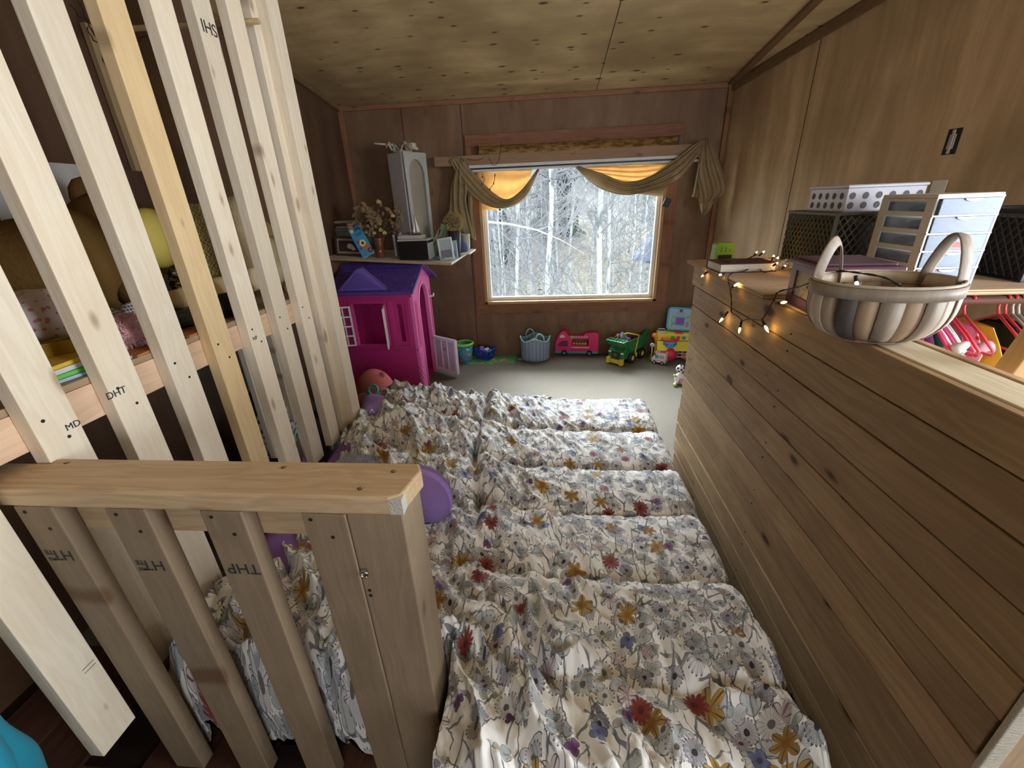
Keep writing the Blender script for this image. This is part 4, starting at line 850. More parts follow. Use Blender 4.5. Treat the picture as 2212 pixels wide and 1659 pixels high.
# roof with raised shingles
RY0, RZ0, RY1, RZ1 = 3.195, .888, 3.575, 1.068
def slope(y): return RZ0 + (y - RY0) / (RY1 - RY0) * (RZ1 - RZ0)
rf = MB(); rf.prism([(RY0, RZ0), (RY1, RZ1), (3.955, RZ0), (3.955, RZ0 - .02), (RY1, RZ1 - .022), (RY0, RZ0 - .02)], 0, -1.742, -1.045)
rf.obj('roof', PURP, PH, bevel=.003, off=PO)
ang = math.atan2(RZ1 - RZ0, RY1 - RY0); Lr = math.hypot(RZ1 - RZ0, RY1 - RY0); sh0 = None
for r in range(7):
    for c in range(10):
        x = -1.742 + c * .072 + (.036 if r % 2 else 0) + .002
        if x + .068 > -1.046 or (-1.66 < x + .034 < -1.24 and r in (1, 2) ): continue
        t = r * .058; y = RY0 + math.cos(ang) * t; z = RZ0 + math.sin(ang) * t
        if sh0 is None:
            sh0 = MB().box(0, .064, 0, .049, .0005, .008).obj('shingle', PURP, PH, bevel=.002); q = sh0
        else: q = dup(sh0, PH)
        q.location = Vector((x, y, z)) - PO; q.rotation_euler = (ang, 0, 0)
dm = MB(); dm.prism([(-1.648, .905), (-1.25, .905), (-1.43, 1.072), (-1.46, 1.072)], 1, 3.185, 3.26); dm.obj('dormer', PURPL, PH, bevel=.006, off=PO)
MB().prism([(-1.595, .925), (-1.303, .925), (-1.447, 1.045)], 1, 3.180, 3.1845).obj('dormer_panel', gloss('dormer_panel_purple', (.12, .075, .34)), PH, bevel=.002, off=PO)
def shutter(M, name='shutter', w=.125, h=.33):
    mb = MB()
    for a in ((0, .014), (w / 2 - .005, w / 2 + .005), (w - .014, w)): mb.box(a[0], a[1], -.006, .006, 0, h, 0, M)
    for k in range(5): z = k * (h - .012) / 4; mb.box(0, w, -.0055, .0055, z, z + .012, 0, M)
    return mb.obj(name, PWH, PH, off=PO)
shutter(Matrix.Translation((WX0 - .012, 3.232, .447)) @ Matrix.Rotation(math.radians(180 + 16), 4, 'Z'))
shutter(Matrix.Translation((WX1 + .006, 3.236, .447)) @ Matrix.Rotation(math.radians(-72), 4, 'Z'))
hd = ony(947, 745, 3.80); MD_ = Matrix.Translation((-1.095, 3.775, .03)) @ Matrix.Rotation(math.atan2(3.60 - 3.775, -.842 + 1.095), 4, 'Z')
wd = math.hypot(.253, .175); dr = MB().box(0, wd, -.006, .016, 0, .335, 0, MD_); DR = dr.obj('half_door', LAV, PH, bevel=.003, off=PO)
for a in ((0, wd, 0, .028), (0, wd, .307, .335), (0, .026, .028, .307), (wd - .026, wd, .028, .307), (wd / 2 - .045, wd / 2 - .033, .028, .307), (wd / 2 + .033, wd / 2 + .045, .028, .307)):
    MB().box(a[0], a[1], -.014, -.0062, a[2], a[3], 0, MD_).obj('door_rail', PWH, DR, bevel=.002, off=PO)
for s_ in (1, -1):
    MB().tube([MD_ @ Vector((.03, -.009, .17 - s_ * .13)), MD_ @ Vector((wd - .03, -.009, .17 + s_ * .13))], .0022, 5).obj('cross_line', gloss('door_line', (.5, .42, .55)), DR, off=PO)
MB().prism([(wd / 2 + .024 * math.cos(a * PI / 6), .225 + .015 * math.sin(a * PI / 6)) for a in range(12)], 1, -.0105, -.0065, 0, MD_).obj('emblem', gloss('emblem_mauve', (.55, .25, .42)), DR, off=PO)
MB().tube([MS @ Vector((.535, -.01, .73)), MS @ Vector((.535, -.05, .735)), MS @ Vector((.56, -.045, .75))], .008, 6).obj('door_bell', PWH, PH, off=PO)
# ---------------------------------------------------------------- plush beside the playhouse
PLP = plain('plush_salmon', (.62, .19, .19), .95, .05, bump=.6, bs=220)
p = ony(806, 820, 2.92); t = thing('pink_plush', 'large salmon pink plush cushion toy slumped against the playhouse', 'plush toy', (p.x, 2.93, 0))
MB().ball((0, 0, .17), (.155, .13, .172), 26, f=lambda x, y, z: .05 * math.sin(3 * x + 2 * z) - .06 * max(0, -z)).obj('body', PLP, t, smooth=True)
MB().ball((.085, -.02, .315), (.022, .015, .026), 10).obj('ear', PLP, t, smooth=True); MB().ball((.12, -.10, .06), (.05, .045, .055), 12).obj('foot', PLP, t, smooth=True)
MB().ball((-.045, -.125, .135), (.062, .03, .060), 18).obj('muzzle', plain('plush_coral', (.70, .13, .14), .95, .05, bump=.8, bs=160), t, smooth=True)
MB().tube([(-.045 + .066 * math.cos(a), -.122, .135 + .064 * math.sin(a)) for a in [i * .3927 for i in range(16)]], .011, 7, close=True).obj('muzzle_ring', plain('plush_grey', (.36, .33, .35), .9, .05), t, smooth=True)
MB().prism([(-.055, .085), (-.02, .06), (-.005, .075), (-.03, .09)], 1, -.165, -.155).obj('bow', plain('red_ribbon', (.55, .02, .03), .6), t)
p = ony(810, 836, 2.74); q = MB().tube([(.034 * math.cos(a), 0, .034 * math.sin(a)) for a in [i * .3927 for i in range(16)]], .010, 8, close=True).obj('teething_ring', gloss('toy_teal', (.05, .45, .45)), smooth=True, loc=(p.x, 2.70, p.z - .005), rot=(-.5, 0, 0))
tag(q, 'teal plastic ring toy lying by the salmon plush at the bed corner', 'toy ring')
tb = MB().ball((0, 0, 0), (.06, .05, .11), 12).obj('dark_bundle', plain('dark_cloth', (.03, .03, .04), .9), smooth=True, loc=(p.x, 2.76, .11)); tag(tb, 'dark cloth bundle under the teal ring', 'cloth')
# ---------------------------------------------------------------- toys along the window wall
def decal(parent, n, fn, cols, seed=1, r=(.008, .02), name='printed_patch'):
    rr = random.Random(seed)
    for k in range(n):
        M = fn(rr); R = rr.uniform(*r); c = cols[k % len(cols)]
        MB().prism([(R * (1 + .3 * math.sin(3 * a + k)) * math.cos(a), R * (1 + .25 * math.cos(2 * a + k)) * math.sin(a)) for a in [i * PI / 5 for i in range(10)]], 2, 0, .0006 + .0001 * k, 0, M).obj(name, gloss('patch%d' % (hash(c) % 9999), c), parent)
CA = [(.04, .35, .50), (.45, .30, .05), (.50, .06, .05), (.06, .30, .12), (.70, .60, .10), (.30, .12, .05)]
p = onz(1003, 788, 0); t = thing('toy_bucket', 'blue printed toy bucket with a green rim half behind the open playhouse door', 'bucket', (p.x, p.y + .09, 0))
MB().lathe([(.060, 0), (.064, .01), (.084, .19), (.080, .19), (.060, .02), (.002, .012)], 26).obj('body', gloss('bucket_blue', (.03, .25, .42)), t, smooth=True)
MB().lathe([(.080, .185), (.095, .188), (.096, .205), (.084, .212), (.080, .205)], 26, caps=False).obj('rim', gloss('toy_lime', (.28, .62, .06)), t, smooth=True)
decal(t, 16, lambda rr: (lambda a, z: Matrix.Translation(((.066 + z * .095) * math.cos(a), (.066 + z * .095) * math.sin(a), z)) @ Matrix.Rotation(a, 4, 'Z') @ Matrix.Rotation(PI / 2 - .1, 4, 'Y'))(rr.uniform(-2.6, -.4), rr.uniform(.03, .165)), CA, 3)
# blue basket with bits
p = onz(1048, 779, 0); t = thing('toy_basket', 'small blue slotted toy basket holding play pieces', 'basket', (p.x, p.y + .04, .012), -.45)
BB_ = gloss('toy_blue', (.015, .075, .45)); b = MB(); w, d, h = .085, .062, .10
b.box(-w * .85, w * .85, -d * .85, d * .85, 0, .006)
for sx, sy in ((0, -1), (0, 1), (1, 0), (-1, 0)):
    for k in range(9):
        f = -1 + 2 * k / 8
        if sx == 0: b.tube([(f * w * .85, sy * d * .85, .003), (f * w, sy * d, h)], .0045, 5)
        elif k % 2 == 0: b.tube([(sx * w * .85, f * d * .85, .003), (sx * w, f * d, h)], .0045, 5)
b.tube([(-w, -d, h * .55), (w, -d, h * .55), (w, d, h * .55), (-w, d, h * .55)], .004, 4, close=True, up=(0, 0, 1))
b.obj('lattice', BB_, t, kind='stuff'); MB().tube([(-w - .003, -d - .003, h), (w + .003, -d - .003, h), (w + .003, d + .003, h), (-w - .003, d + .003, h)], .010, 6, close=True, up=(0, 0, 1)).obj('rim', BB_, t, smooth=True)
BL = t.location
def inb(mb, name, m, loc, rot, label, cat='toy'): return tag(mb.obj(name, m, smooth=True, loc=(BL.x + loc[0], BL.y + loc[1], loc[2]), rot=rot), label, cat)
inb(MB().tube([(0, 0, -.05), (0, 0, .05)], .020, 14), 'roller_toy', gloss('toy_purple', (.38, .14, .62)), (-.040, -.01, .095), (.1, .25, 0), 'purple cylinder toy standing up in the blue basket')
inb(MB().ball((0, 0, 0), (.03, .02, .022), 10, f=lambda x, y, z: .35 * math.sin(8 * x + 5 * z)), 'play_piece', PWH, (.012, .01, .10), (0, 0, .4), 'white play piece lying in the blue basket')
inb(MB().ball((0, 0, 0), (.022, .02, .016), 10), 'play_piece', gloss('toy_peach', (.70, .30, .14)), (.02, -.02, .085), (0, 0, 0), 'peach play piece lying in the blue basket')
inb(MB().ball((0, 0, 0), (.025, .022, .02), 10), 'play_piece', gloss('toy_teal', (.1, .4, .4)), (.045, .02, .085), (0, 0, 0), 'teal play piece at the right side of the blue basket')
def floorbook(pts, h, label, seed):
    P = [onz(*q, h) for q in pts]; c = sum(P, Vector()) / 4; t = thing('board_book', label, 'book', (c.x, c.y, 0))
    MB().prism([(q.x - c.x, q.y - c.y) for q in P], 2, .001, h - .002).obj('pages', plain('page_lime', (.45, .62, .25), .6), t)
    MB().prism([((q.x - c.x) * 1.01, (q.y - c.y) * 1.01) for q in P], 2, h - .002, h).obj('cover', gloss('cover_green', (.10, .36, .10)), t, bevel=.0005)
    M0 = [P[0] - c, P[1] - c, P[3] - c]
    decal(t, 22, lambda rr: Matrix.Translation((M0[0] + (M0[1] - M0[0]) * rr.uniform(.08, .92) + (M0[2] - M0[0]) * rr.uniform(.1, .9)).xy.to_3d() + Vector((0, 0, h))), [(.05, .35, .60), (.50, .32, .08), (.55, .10, .25), (.20, .50, .08), (.30, .16, .08), (.60, .55, .12)], seed, (.010, .024))
floorbook([(1007, 785), (1066, 786), (1062, 774), (1020, 768)], .010, 'green picture book lying in front of the blue basket', 5)
floorbook([(1051, 781), (1110, 784), (1119, 763), (1068, 761)], .008, 'large bright animal picture book lying beside the striped bag', 6)
q = onz(1122, 777, .01); tag(MB().ball((0, 0, .012), (.03, .02, .013), 10, f=lambda x, y, z: .3 * math.sin(9 * x)).obj('small_toy', gloss('toy_slate', (.10, .20, .24)), smooth=True, loc=(q.x, q.y, 0)), 'small dark teal toy at the foot of the striped bag', 'toy')
# striped bag
s = NT('striped_canvas'); o = s.obj(); sp = s.n('ShaderNodeSeparateXYZ', {0: o}); th = s.mth('ARCTAN2', sp.outputs[1], sp.outputs[0]); st_ = s.mth('FRACT', s.mth('MULTIPLY', th, 3.3))
rp = s.n('ShaderNodeValToRGB', {0: st_}); cr_ = rp.color_ramp; cr_.interpolation = 'CONSTANT'; cr_.elements[0].color = (.16, .26, .46, 1); cr_.elements[1].position = .3; cr_.elements[1].color = (.30, .30, .32, 1)
for ps, cc in ((.45, (.22, .36, .52, 1)), (.6, (.34, .42, .30, 1)), (.7, (.20, .28, .42, 1)), (.85, (.36, .36, .36, 1))): e = cr_.elements.new(ps); e.color = cc
s.bump(s.noise(o, 300, 2), .2, .002); STR = s.fin(rp.outputs[0], .85, .1)
p = onz(1156, 784, 0); R_ = (onz(1186, 775, 0).x - onz(1126, 775, 0).x) / 2
t = thing('striped_bag', 'blue and grey striped round tote bag with seafoam handles', 'bag', (p.x, p.y + R_ * .8, 0))
hb = .22
def bag(u, v): a = 2 * PI * u; r = R_ * (1 + .05 * v) * (1 + .02 * math.sin(3 * a)); return (r * math.cos(a), r * math.sin(a) * .8, .008 + (hb + .018 * math.cos(4 * a)) * v)
MB().grid(40, 10, bag, wrap=True).obj('body', STR, t, smooth=True, solid=.004); MB().lathe([(R_ * .98, .003), (R_ * .98, .02), (.001, .021)], 30, sy=.8).obj('base', plain('bag_base', (.05, .09, .14), .8), t, smooth=True)
SEA = gloss('seafoam_trim', (.30, .58, .55), .6); MB().tube([bag(i / 40, 1) for i in range(40)], .006, 6, close=True, up=(0, 0, 1)).obj('piping', SEA, t, smooth=True)
for yy, xx, tl in ((-R_ * .62, .048, 0), (R_ * .72, -.055, 0)):
    MB().tube([(xx + .036 * math.cos(a) * 1.2, yy - .012, hb + .0 + .075 * math.sin(a)) for a in [PI - i * PI / 10 for i in range(11)]] , .0075, 8).obj('handle', SEA, t, smooth=True)
q = t.location; tag(MB().ball((0, 0, 0), (.03, .02, .02), 10, f=lambda x, y, z: .3 * math.sin(8 * x)).ball((0, 0, -.10), (.05, .045, .10), 12).obj('folded_cloth', plain('pale_blue_cloth', (.35, .42, .5), .9), smooth=True, loc=(q.x - .01, q.y, .205)), 'pale cloth poking up inside the striped bag', 'cloth')
# pink food van
p0 = onz(1200, 771, 0); p1 = onz(1294, 773, 0); L = (p1 - p0).length; t = thing('toy_food_van', 'hot pink toy food van with a serving window and teal trim', 'toy van', ((p0.x + p1.x) / 2, p0.y + .10, 0), math.atan2(p1.y - p0.y, p1.x - p0.x))
HP = gloss('hot_pink', (.72, .02, .16)); TEAL = gloss('toy_teal_body', (.06, .33, .36)); k = L
prof = [(-k * .5, .05), (k * .5, .05), (k * .5, .235), (k * .42, .255), (k * .20, .245), (k * .14, .215), (-k * .18, .215), (-k * .24, .26), (-k * .33, .27), (-k * .42, .225), (-k * .5, .13)]
vb = MB()
vx0, vx1, vz0, vz1 = -k * .10, k * .27, .115, .185
vb.prism([(-k * .5, .05), (vx0, .05), (vx0, .215), (-k * .18, .215), (-k * .24, .26), (-k * .33, .27), (-k * .42, .225), (-k * .5, .13)], 1, -.08, .08)
vb.prism([(vx1, .05), (k * .5, .05), (k * .5, .235), (k * .42, .255), (vx1, .247)], 1, -.08, .08); vb.prism([(vx0, .05), (vx1, .05), (vx1, vz0), (vx0, vz0)], 1, -.08, .08); vb.prism([(vx0, vz1), (vx1, vz1), (vx1, .247), (k * .20, .245), (k * .14, .215), (vx0, .215)], 1, -.08, .08)
vb.obj('body', HP, t, bevel=.004)
MB().box(vx0, vx1, .0, .078, vz0, vz1).obj('interior', gloss('van_interior', (.10, .07, .08)), t)
MB().box(vx0 - .01, vx1 + .012, -.10, -.081, vz0 - .022, vz0 - .012).obj('counter', gloss('pale_pink', (.80, .45, .55)), t, bevel=.002)
for i, xx in enumerate((.12, .20, .34, .42, .5)):
    MB().ball((vx0 + (vx1 - vx0) * (.1 + .18 * i), -.05, vz0 + .012), (.014, .012, .015), 8).obj('toy_food', gloss('toy_yellow_food', (.62, .42, .10)), t, smooth=True)
for i in range(6): MB().prism([(vx0 + .0 + (vx1 - vx0) * (i + .5) / 6 + .014 * math.cos(a), .208 + .012 * math.sin(a)) for a in [q * PI / 5 for q in range(10)]], 1, -.083, -.0805).obj('scallop', gloss('scallop_pink', (.80, .20, .35)), t)
sx_, sz_ = vx0 - .002, .205
MB().prism([(sx_ + (.024 if i % 2 == 0 else .011) * math.cos(PI / 2 + i * PI / 5), sz_ + (.024 if i % 2 == 0 else .011) * math.sin(PI / 2 + i * PI / 5)) for i in range(10)], 1, -.086, -.083).obj('star', gloss('star_green', (.35, .45, .12)), t)
MB().prism([(-k * .43, .105), (-k * .20, .105), (-k * .20, .165), (-k * .33, .165), (-k * .41, .14)], 1, -.0815, -.0803).obj('cab_window', gloss('window_maroon', (.16, .01, .04)), t)
MB().prism([(-k * .39, .195), (-k * .26, .20), (-k * .29, .225), (-k * .36, .225)], 1, -.0815, -.0803).obj('vent', gloss('vent_white', (.7, .6, .65)), t)
MB().box(-k * .5, k * .5, -.083, .083, .030, .052).obj('skirt', TEAL, t, bevel=.003)
MB().box(k * .14, k * .49, .01, .088, .225, .285).obj('rear_awning', TEAL, t, bevel=.006)
MB().tube([(-k * .36, -.06, .262), (-k * .34, -.06, .30), (-k * .24, -.06, .30), (-k * .16, -.06, .235)], .006, 6).obj('visor', gloss('visor_red', (.55, .02, .08)), t, smooth=True)
def wheel(parent, x, y, z, r, w, hubc, name='wheel', tyre=BLACK, ax='Y'):
    M = Matrix.Translation((x, y, z)) @ Matrix.Rotation(PI / 2, 4, 'X')
    o = MB().lathe([(r * .5, -w / 2), (r * .92, -w / 2), (r, -w * .3), (r, w * .3), (r * .92, w / 2), (r * .5, w / 2)], 20, M=M).obj(name, tyre, parent, smooth=False)
    MB().lathe([(.001, -w / 2 - .002), (r * .42, -w / 2 - .002), (r * .46, -w / 2 + .004), (r * .46, w / 2 - .004), (r * .42, w / 2 + .002), (.001, w / 2 + .002)], 14, M=M, caps=False).obj('hub', hubc, o); return o
for x in (-k * .28, k * .30):
    for y in (-.074, .074): wheel(t, x, y, .033, .033, .022, TEAL)
# green dump truck
pA = onz(1306, 783, 0); pB = onz(1352, 792, 0); fdir = Vector((pA.x - pB.x, pA.y - pB.y, 0)); wT = fdir.length
pC = onz(1398, 768, 0); ax_ = Vector((pC.x - pB.x, pC.y - pB.y, 0)).normalized(); ctr = (pA + pB) / 2
t = thing('toy_dump_truck', 'green and yellow toy dump truck loaded with small toys', 'toy truck', (ctr.x, ctr.y, 0), math.atan2(ax_.y, ax_.x))
GRN = gloss('tractor_green', (.02, .16, .05)); YEL = gloss('toy_yellow', (.72, .50, .04)); hw = .098; LT = .40
MB().prism([(.0, .055), (.20, .055), (.20, .165), (.12, .185), (.05, .17), (.008, .145)], 1, -hw * .85, hw * .85).obj('cab', GRN, t, bevel=.008)
MB().box(.12, LT, -hw * .7, hw * .7, .05, .11).obj('chassis', plain('truck_black', (.02, .02, .02), .5), t, bevel=.004)
MB().box(-.022, .012, -hw * .9, hw * .9, .018, .055).obj('bumper', YEL, t, bevel=.005)
for y in (-hw * .72, hw * .72): MB().box(-.030, .012, y - .016, y + .016, .012, .072).obj('bumper_block', YEL, t, bevel=.004)
MB().box(-.006, .006, -hw * .45, hw * .45, .07, .128).obj('grille', plain('grille_dark', (.03, .035, .035), .4), t, bevel=.002)
EM = MB().box(-.009, -.0062, -.018, .018, .088, .118).obj('emblem', plain('emblem_green', (.02, .10, .03), .4), t, bevel=.002)
MB().tube([(-.0105, -.014, .094), (-.0105, -.004, .108), (-.0105, .006, .102), (-.0105, .014, .112)], .0014, 4).tube([(-.0105, -.015, .091), (-.0105, .015, .091), (-.0105, .015, .115), (-.0105, -.015, .115)], .001, 4, close=True).obj('emblem_line', YEL, EM)
for y in (-hw * .7, hw * .7): MB().box(-.004, .006, y - .014, y + .014, .118, .130).obj('headlight', gloss('headlight', (.8, .8, .75)), t, bevel=.002)
for y in (-.035, 0, .035): MB().box(.045, .075, y - .008, y + .008, .17, .225).obj('cab_figure', YEL, t, bevel=.004)
bd = MB(); bz0, bz1 = .12, .235
bd.prism([(.10, bz0), (LT, bz0 - .02), (LT + .03, bz1 + .01), (.02, bz1)], 1, -hw * 1.0, -hw * .92).prism([(.10, bz0), (LT, bz0 - .02), (LT + .03, bz1 + .01), (.02, bz1)], 1, hw * .92, hw * 1.0).box(.10, LT, -hw, hw, bz0 - .01, bz0).box(.015, .03, -hw, hw, bz1 - .05, bz1)
bd.obj('dump_bed', GRN, t); MB().box(-.035, .06, -hw * 1.05, hw * 1.05, bz1 - .012, bz1 + .012).obj('bed_canopy', GRN, t, bevel=.006)
for i in range(5):
    for j in range(2): MB().lathe([(.011, 0), (.011, .009), (.008, .012), (.001, .012)], 10, c=(-.012 + j * .034, -.072 + i * .036, bz1 + .012)).obj('stud', GRN, t)
for y in (-hw * .8, hw * .8): MB().box(LT - .02, LT + .05, y - .02, y + .02, bz1 - .02, bz1 + .02).obj('rear_block', GRN, t, bevel=.006); MB().lathe([(.014, 0), (.014, .014), (.001, .016)], 10, c=(LT + .02, y, bz1 + .02)).obj('stud', GRN, t)
for y in (-hw * .95, hw * .95):
    wheel(t, .13, y, .055, .055, .038, YEL); wheel(t, .31, y, .058, .058, .044, YEL)
MB().tube([(.18, -hw * 1.04, .07), (.20, -hw * 1.06, .16), (.235, -hw * 1.02, .26), (.16, -.02, .285), (.12, .03, .27)], .012, 6, flat=.4).obj('strap', YEL, t, smooth=True)
MB().box(.19, .225, -hw * 1.06, -hw * 1.0, .045, .09).obj('step', YEL, t, bevel=.004)
TL = t.matrix_basis if False else (Matrix.Translation(t.location) @ Matrix.Rotation(math.atan2(ax_.y, ax_.x), 4, 'Z'))
for i, (lx, ly, r, c, lb_) in enumerate(((.12, .02, .030, (.20, .36, .42), 'pale blue ball-shaped toy on top of the truck load'), (.09, .055, .022, (.60, .05, .05), 'red toy at the front of the truck load'), (.16, -.03, .026, (.24, .10, .55), 'purple toy in the middle of the truck load'), (.11, -.045, .022, (.03, .28, .50), 'blue toy beside the canopy of the truck'), (.20, .05, .030, (.30, .42, .46), 'grey-blue toy at the back of the truck load'), (.065, -.06, .018, (.75, .72, .70), 'white toy piece at the near corner of the truck load'))):
    q = TL @ Vector((lx + .01, ly, .0)); hz = (.245, .25, .205, .20, .235, .215)[i]
    m_ = MB().ball((0, 0, 0), (r, r * .85, r), 12, f=lambda x, y, z: .18 * math.sin(5 * x + i) * math.cos(4 * z)).lathe([(r * .5, 0), (r * .5, r * 1.3), (.001, r * 1.3)], 8)
    if hz > .22: m_.ball((0, 0, -(hz - .12) / 2 - .005), (r * .8, r * .8, (hz - .12) / 2), 10)
    tag(m_.obj('load_toy', gloss('load%d' % i, c), smooth=True, loc=(q.x, q.y, hz - (0 if hz > .22 else .0)), rot=(.2 * i, .1, i)), lb_, 'toy', 'small toys loaded in the dump truck')
tag(MB().tube([(0, 0, 0), (0, .0, .05), (.03, 0, .055), (.03, 0, .0)], .003, 6).tube([(0, .02, 0), (0, .02, .04), (.03, .02, .05)], .003, 6).obj('toy_scaffold', PWH, smooth=True, loc=TL @ Vector((.07, .03, .232))), 'white wire toy frame sticking out of the truck load', 'toy')
# activity bench, tablet, hoop toy, balls
AX = .155
p = ony(1466, 690, 4.02) - Vector((.06, .25, 0)) + Vector((.012, .05, 0))
bt = thing('activity_bench', 'yellow activity toy with a dark grid front standing against the wall', 'activity toy', (p.x + .06, p.y + .25, 0), -.12)
GY = gloss('bench_yellow', (.72, .62, .05)); MB().box(-.18, .22, -.06, .10, .20, .27).obj('top', GY, bt, bevel=.012)
MB().prism([(-.07, .20), (-.12, .12), (-.09, .12), (-.06, .20)], 0, -.18, .22).obj('apron', GY, bt)
MB().box(-.17, .21, -.05, -.04, .03, .20).obj('front', plain('bench_dark', (.03, .025, .03), .5), bt); gr_ = MB()
for i in range(9): gr_.box(-.16 + i * .044, -.152 + i * .044, -.056, -.050, .03, .20)
for i in range(5): gr_.box(-.17, .21, -.057, -.051, .035 + i * .037, .043 + i * .037)
gr_.obj('grid', gloss('grid_grey', (.55, .50, .50)), bt, kind='stuff')
for x in (-.165, .20): MB().box(x - .015, x + .015, -.05, .09, 0, .20).obj('side', GY, bt, bevel=.004)
for i, (x, c) in enumerate(((-.04, (.1, .4, .15)), (.01, (.62, .05, .06)), (.06, (.05, .25, .5)))): MB().lathe([(.018, 0), (.016, .006), (.001, .007)], 12, M=Matrix.Translation((x, -.062, .235)) @ Matrix.Rotation(PI / 2, 4, 'X')).obj('button', gloss('btn%d' % i, c), bt)
MB().box(-.02, .05, -.05, .03, .27, .278).obj('red_pad', gloss('toy_red', (.6, .03, .04)), bt, bevel=.002)
tb_ = thing('toy_tablet', 'blue toy computer with a purple screen propped on the yellow activity toy', 'toy computer', (bt.location.x + .02, bt.location.y + .03, .279), rot=(-.16, .05, -.14))
TBL = gloss('toy_sky_blue', (.03, .36, .62)); w, h = .118, .20
def rrect(w, h, r, z0=0, n=6): return [(cx + r * math.cos(a), z0 + cz + r * math.sin(a)) for cx, cz, a0 in ((w - r, h - r, 0), (-w + r, h - r, PI / 2), (-w + r, r, PI), (w - r, r, 1.5 * PI)) for a in [a0 + i * PI / 2 / n for i in range(n + 1)]]
MB().prism(rrect(w, h * 1.12, .035), 1, -.015, .015).obj('case', TBL, tb_, bevel=.004)
MB().prism(rrect(w - .016, h * 1.12 - .034, .022, .017), 1, -.0175, -.0155).obj('picture_panel', gloss('panel_pale_blue', (.30, .45, .60)), tb_)
MB().prism(rrect(.046, .088, .014, .05), 1, -.024, -.0176).obj('screen_bezel', TBL, tb_, bevel=.002); MB().prism(rrect(.036, .064, .006, .062), 1, -.0256, -.0243).obj('screen', gloss('screen_violet', (.20, .02, .42)), tb_)
decal(tb_, 12, lambda rr: Matrix.Translation((rr.choice([-1, 1]) * rr.uniform(.06, .09), -.0177, rr.uniform(.04, .15))) @ Matrix.Rotation(PI / 2, 4, 'X'), [(.45, .42, .10), (.10, .35, .12), (.55, .18, .08), (.30, .18, .10)], 8, (.007, .014))
text('lettering', 'Smart Shots', .014, gloss('letter_blue', (.03, .08, .3)), tb_, (0, -.0185, .172), (PI / 2, 0, 0)); text('lettering', 'Sports Center', .012, gloss('letter_blue', (0, 0, 0)), tb_, (0, -.0185, .156), (PI / 2, 0, 0))
MB().lathe([(.016, 0), (.015, .0015), (.001, .002)], 14, M=Matrix.Translation((0, -.0175, .193)) @ Matrix.Rotation(PI / 2, 4, 'X')).obj('logo', gloss('logo_navy', (.01, .02, .12)), tb_)
p = onz(1408, 777, 0); t = thing('giraffe_hoop_toy', 'orange and yellow hoop toy on a green base with a red basketball ring', 'hoop toy', (p.x + .03, p.y + .03, 0), -.15)
MB().prism([(-.055, -.07), (.11, -.07), (.13, .06), (-.045, .06)], 2, 0, .03).obj('base', gloss('base_green', (.12, .36, .03)), t, bevel=.008)
MB().prism([(-.01, -.03), (.075, -.03), (.075, .03), (-.01, .03)], 2, .03, .16).obj('tower', gloss('tower_yellow', (.68, .48, .06)), t, bevel=.01)
MB().tube([(.03, 0, .15), (.005, 0, .21), (-.005, -.005, .24)], [.035, .028, .022], 10).ball((-.012, -.01, .245), (.035, .026, .026), 12).obj('giraffe_head', gloss('giraffe_orange', (.75, .26, .03)), t, smooth=True)
MB().box(.01, .07, -.02, .0, .262, .315).obj('score_board', gloss('score_cream', (.60, .58, .42)), t, bevel=.003); MB().box(.012, .068, -.0215, -.0202, .295, .313).obj('score_bar', gloss('score_navy', (.04, .04, .14)), t)
MB().tube([(.025, .0, .12), (.03, .0, .30)], .01, 8).obj('score_post', gloss('tower_yellow', (0, 0, 0)), t)
c0 = (.125, -.035); RR = .070
MB().tube([(c0[0] + RR * math.cos(a), c0[1] + RR * math.sin(a), .222) for a in [i * PI / 12 for i in range(24)]], .013, 8, close=True, up=(0, 0, 1)).obj('ring', gloss('ring_red', (.66, .02, .05)), t, smooth=True)
MB().lathe([(RR * .96, .21), (RR * .82, .155), (RR * .78, .15)], 24, c=(c0[0], c0[1], 0), caps=False).obj('net_band', gloss('net_blue', (.07, .42, .72)), t, smooth=True, solid=.004)
nb_ = MB()
for i in range(12): a = i * PI / 6; nb_.prism([(-.008, -.012), (.008, -.012), (.010, .012), (-.010, .012)], 1, -.003, .003, 0, Matrix.Translation((c0[0] + RR * .915 * math.cos(a), c0[1] + RR * .915 * math.sin(a), .182)) @ Matrix.Rotation(a + PI / 2, 4, 'Z') @ Matrix.Rotation(-.25, 4, 'X'))
nb_.obj('net_slot', gloss('net_dark', (.02, .12, .3)), t, kind='stuff')
MB().box(.05, .075, -.035, -.0, .14, .222).obj('ring_bracket', gloss('net_blue', (0, 0, 0)), t, bevel=.003)
MB().ball((-.035, -.04, .155), .022, 12).obj('ball', gloss('toy_white', (0, 0, 0)), t, smooth=True); 
for a, e in ((-2.2, .2), (-1.5, .5), (-1.2, -.2), (-1.8, -.4)): MB().ball((-.035 + .020 * math.cos(a) * math.cos(e), -.04 + .020 * math.sin(a) * math.cos(e), .155 + .020 * math.sin(e)), .0055, 6).obj('ball_spot', BLACK, t, smooth=True)
MB().tube([(-.03, -.03, .03), (-.035, -.035, .135)], .005, 6).obj('ball_arm', gloss('toy_white', (0, 0, 0)), t)
p = onz(1445, 781, 0); r = .077; s = NT('red_rubber'); s.bump(s.vor(s.obj(), 140), .5, .003); RED = s.fin((.55, .02, .045), .35, .5)
tag(MB().ball((0, 0, r), r, 30).obj('red_ball', RED, smooth=True, loc=(p.x, p.y + .02, 0)), 'large raspberry red rubber ball on the carpet', 'ball')
p = onz(1476, 777, 0); s = NT('orange_rubber'); s.bump(s.vor(s.obj(), 160), .5, .003); ORG = s.fin((.72, .16, .05), .4, .4)
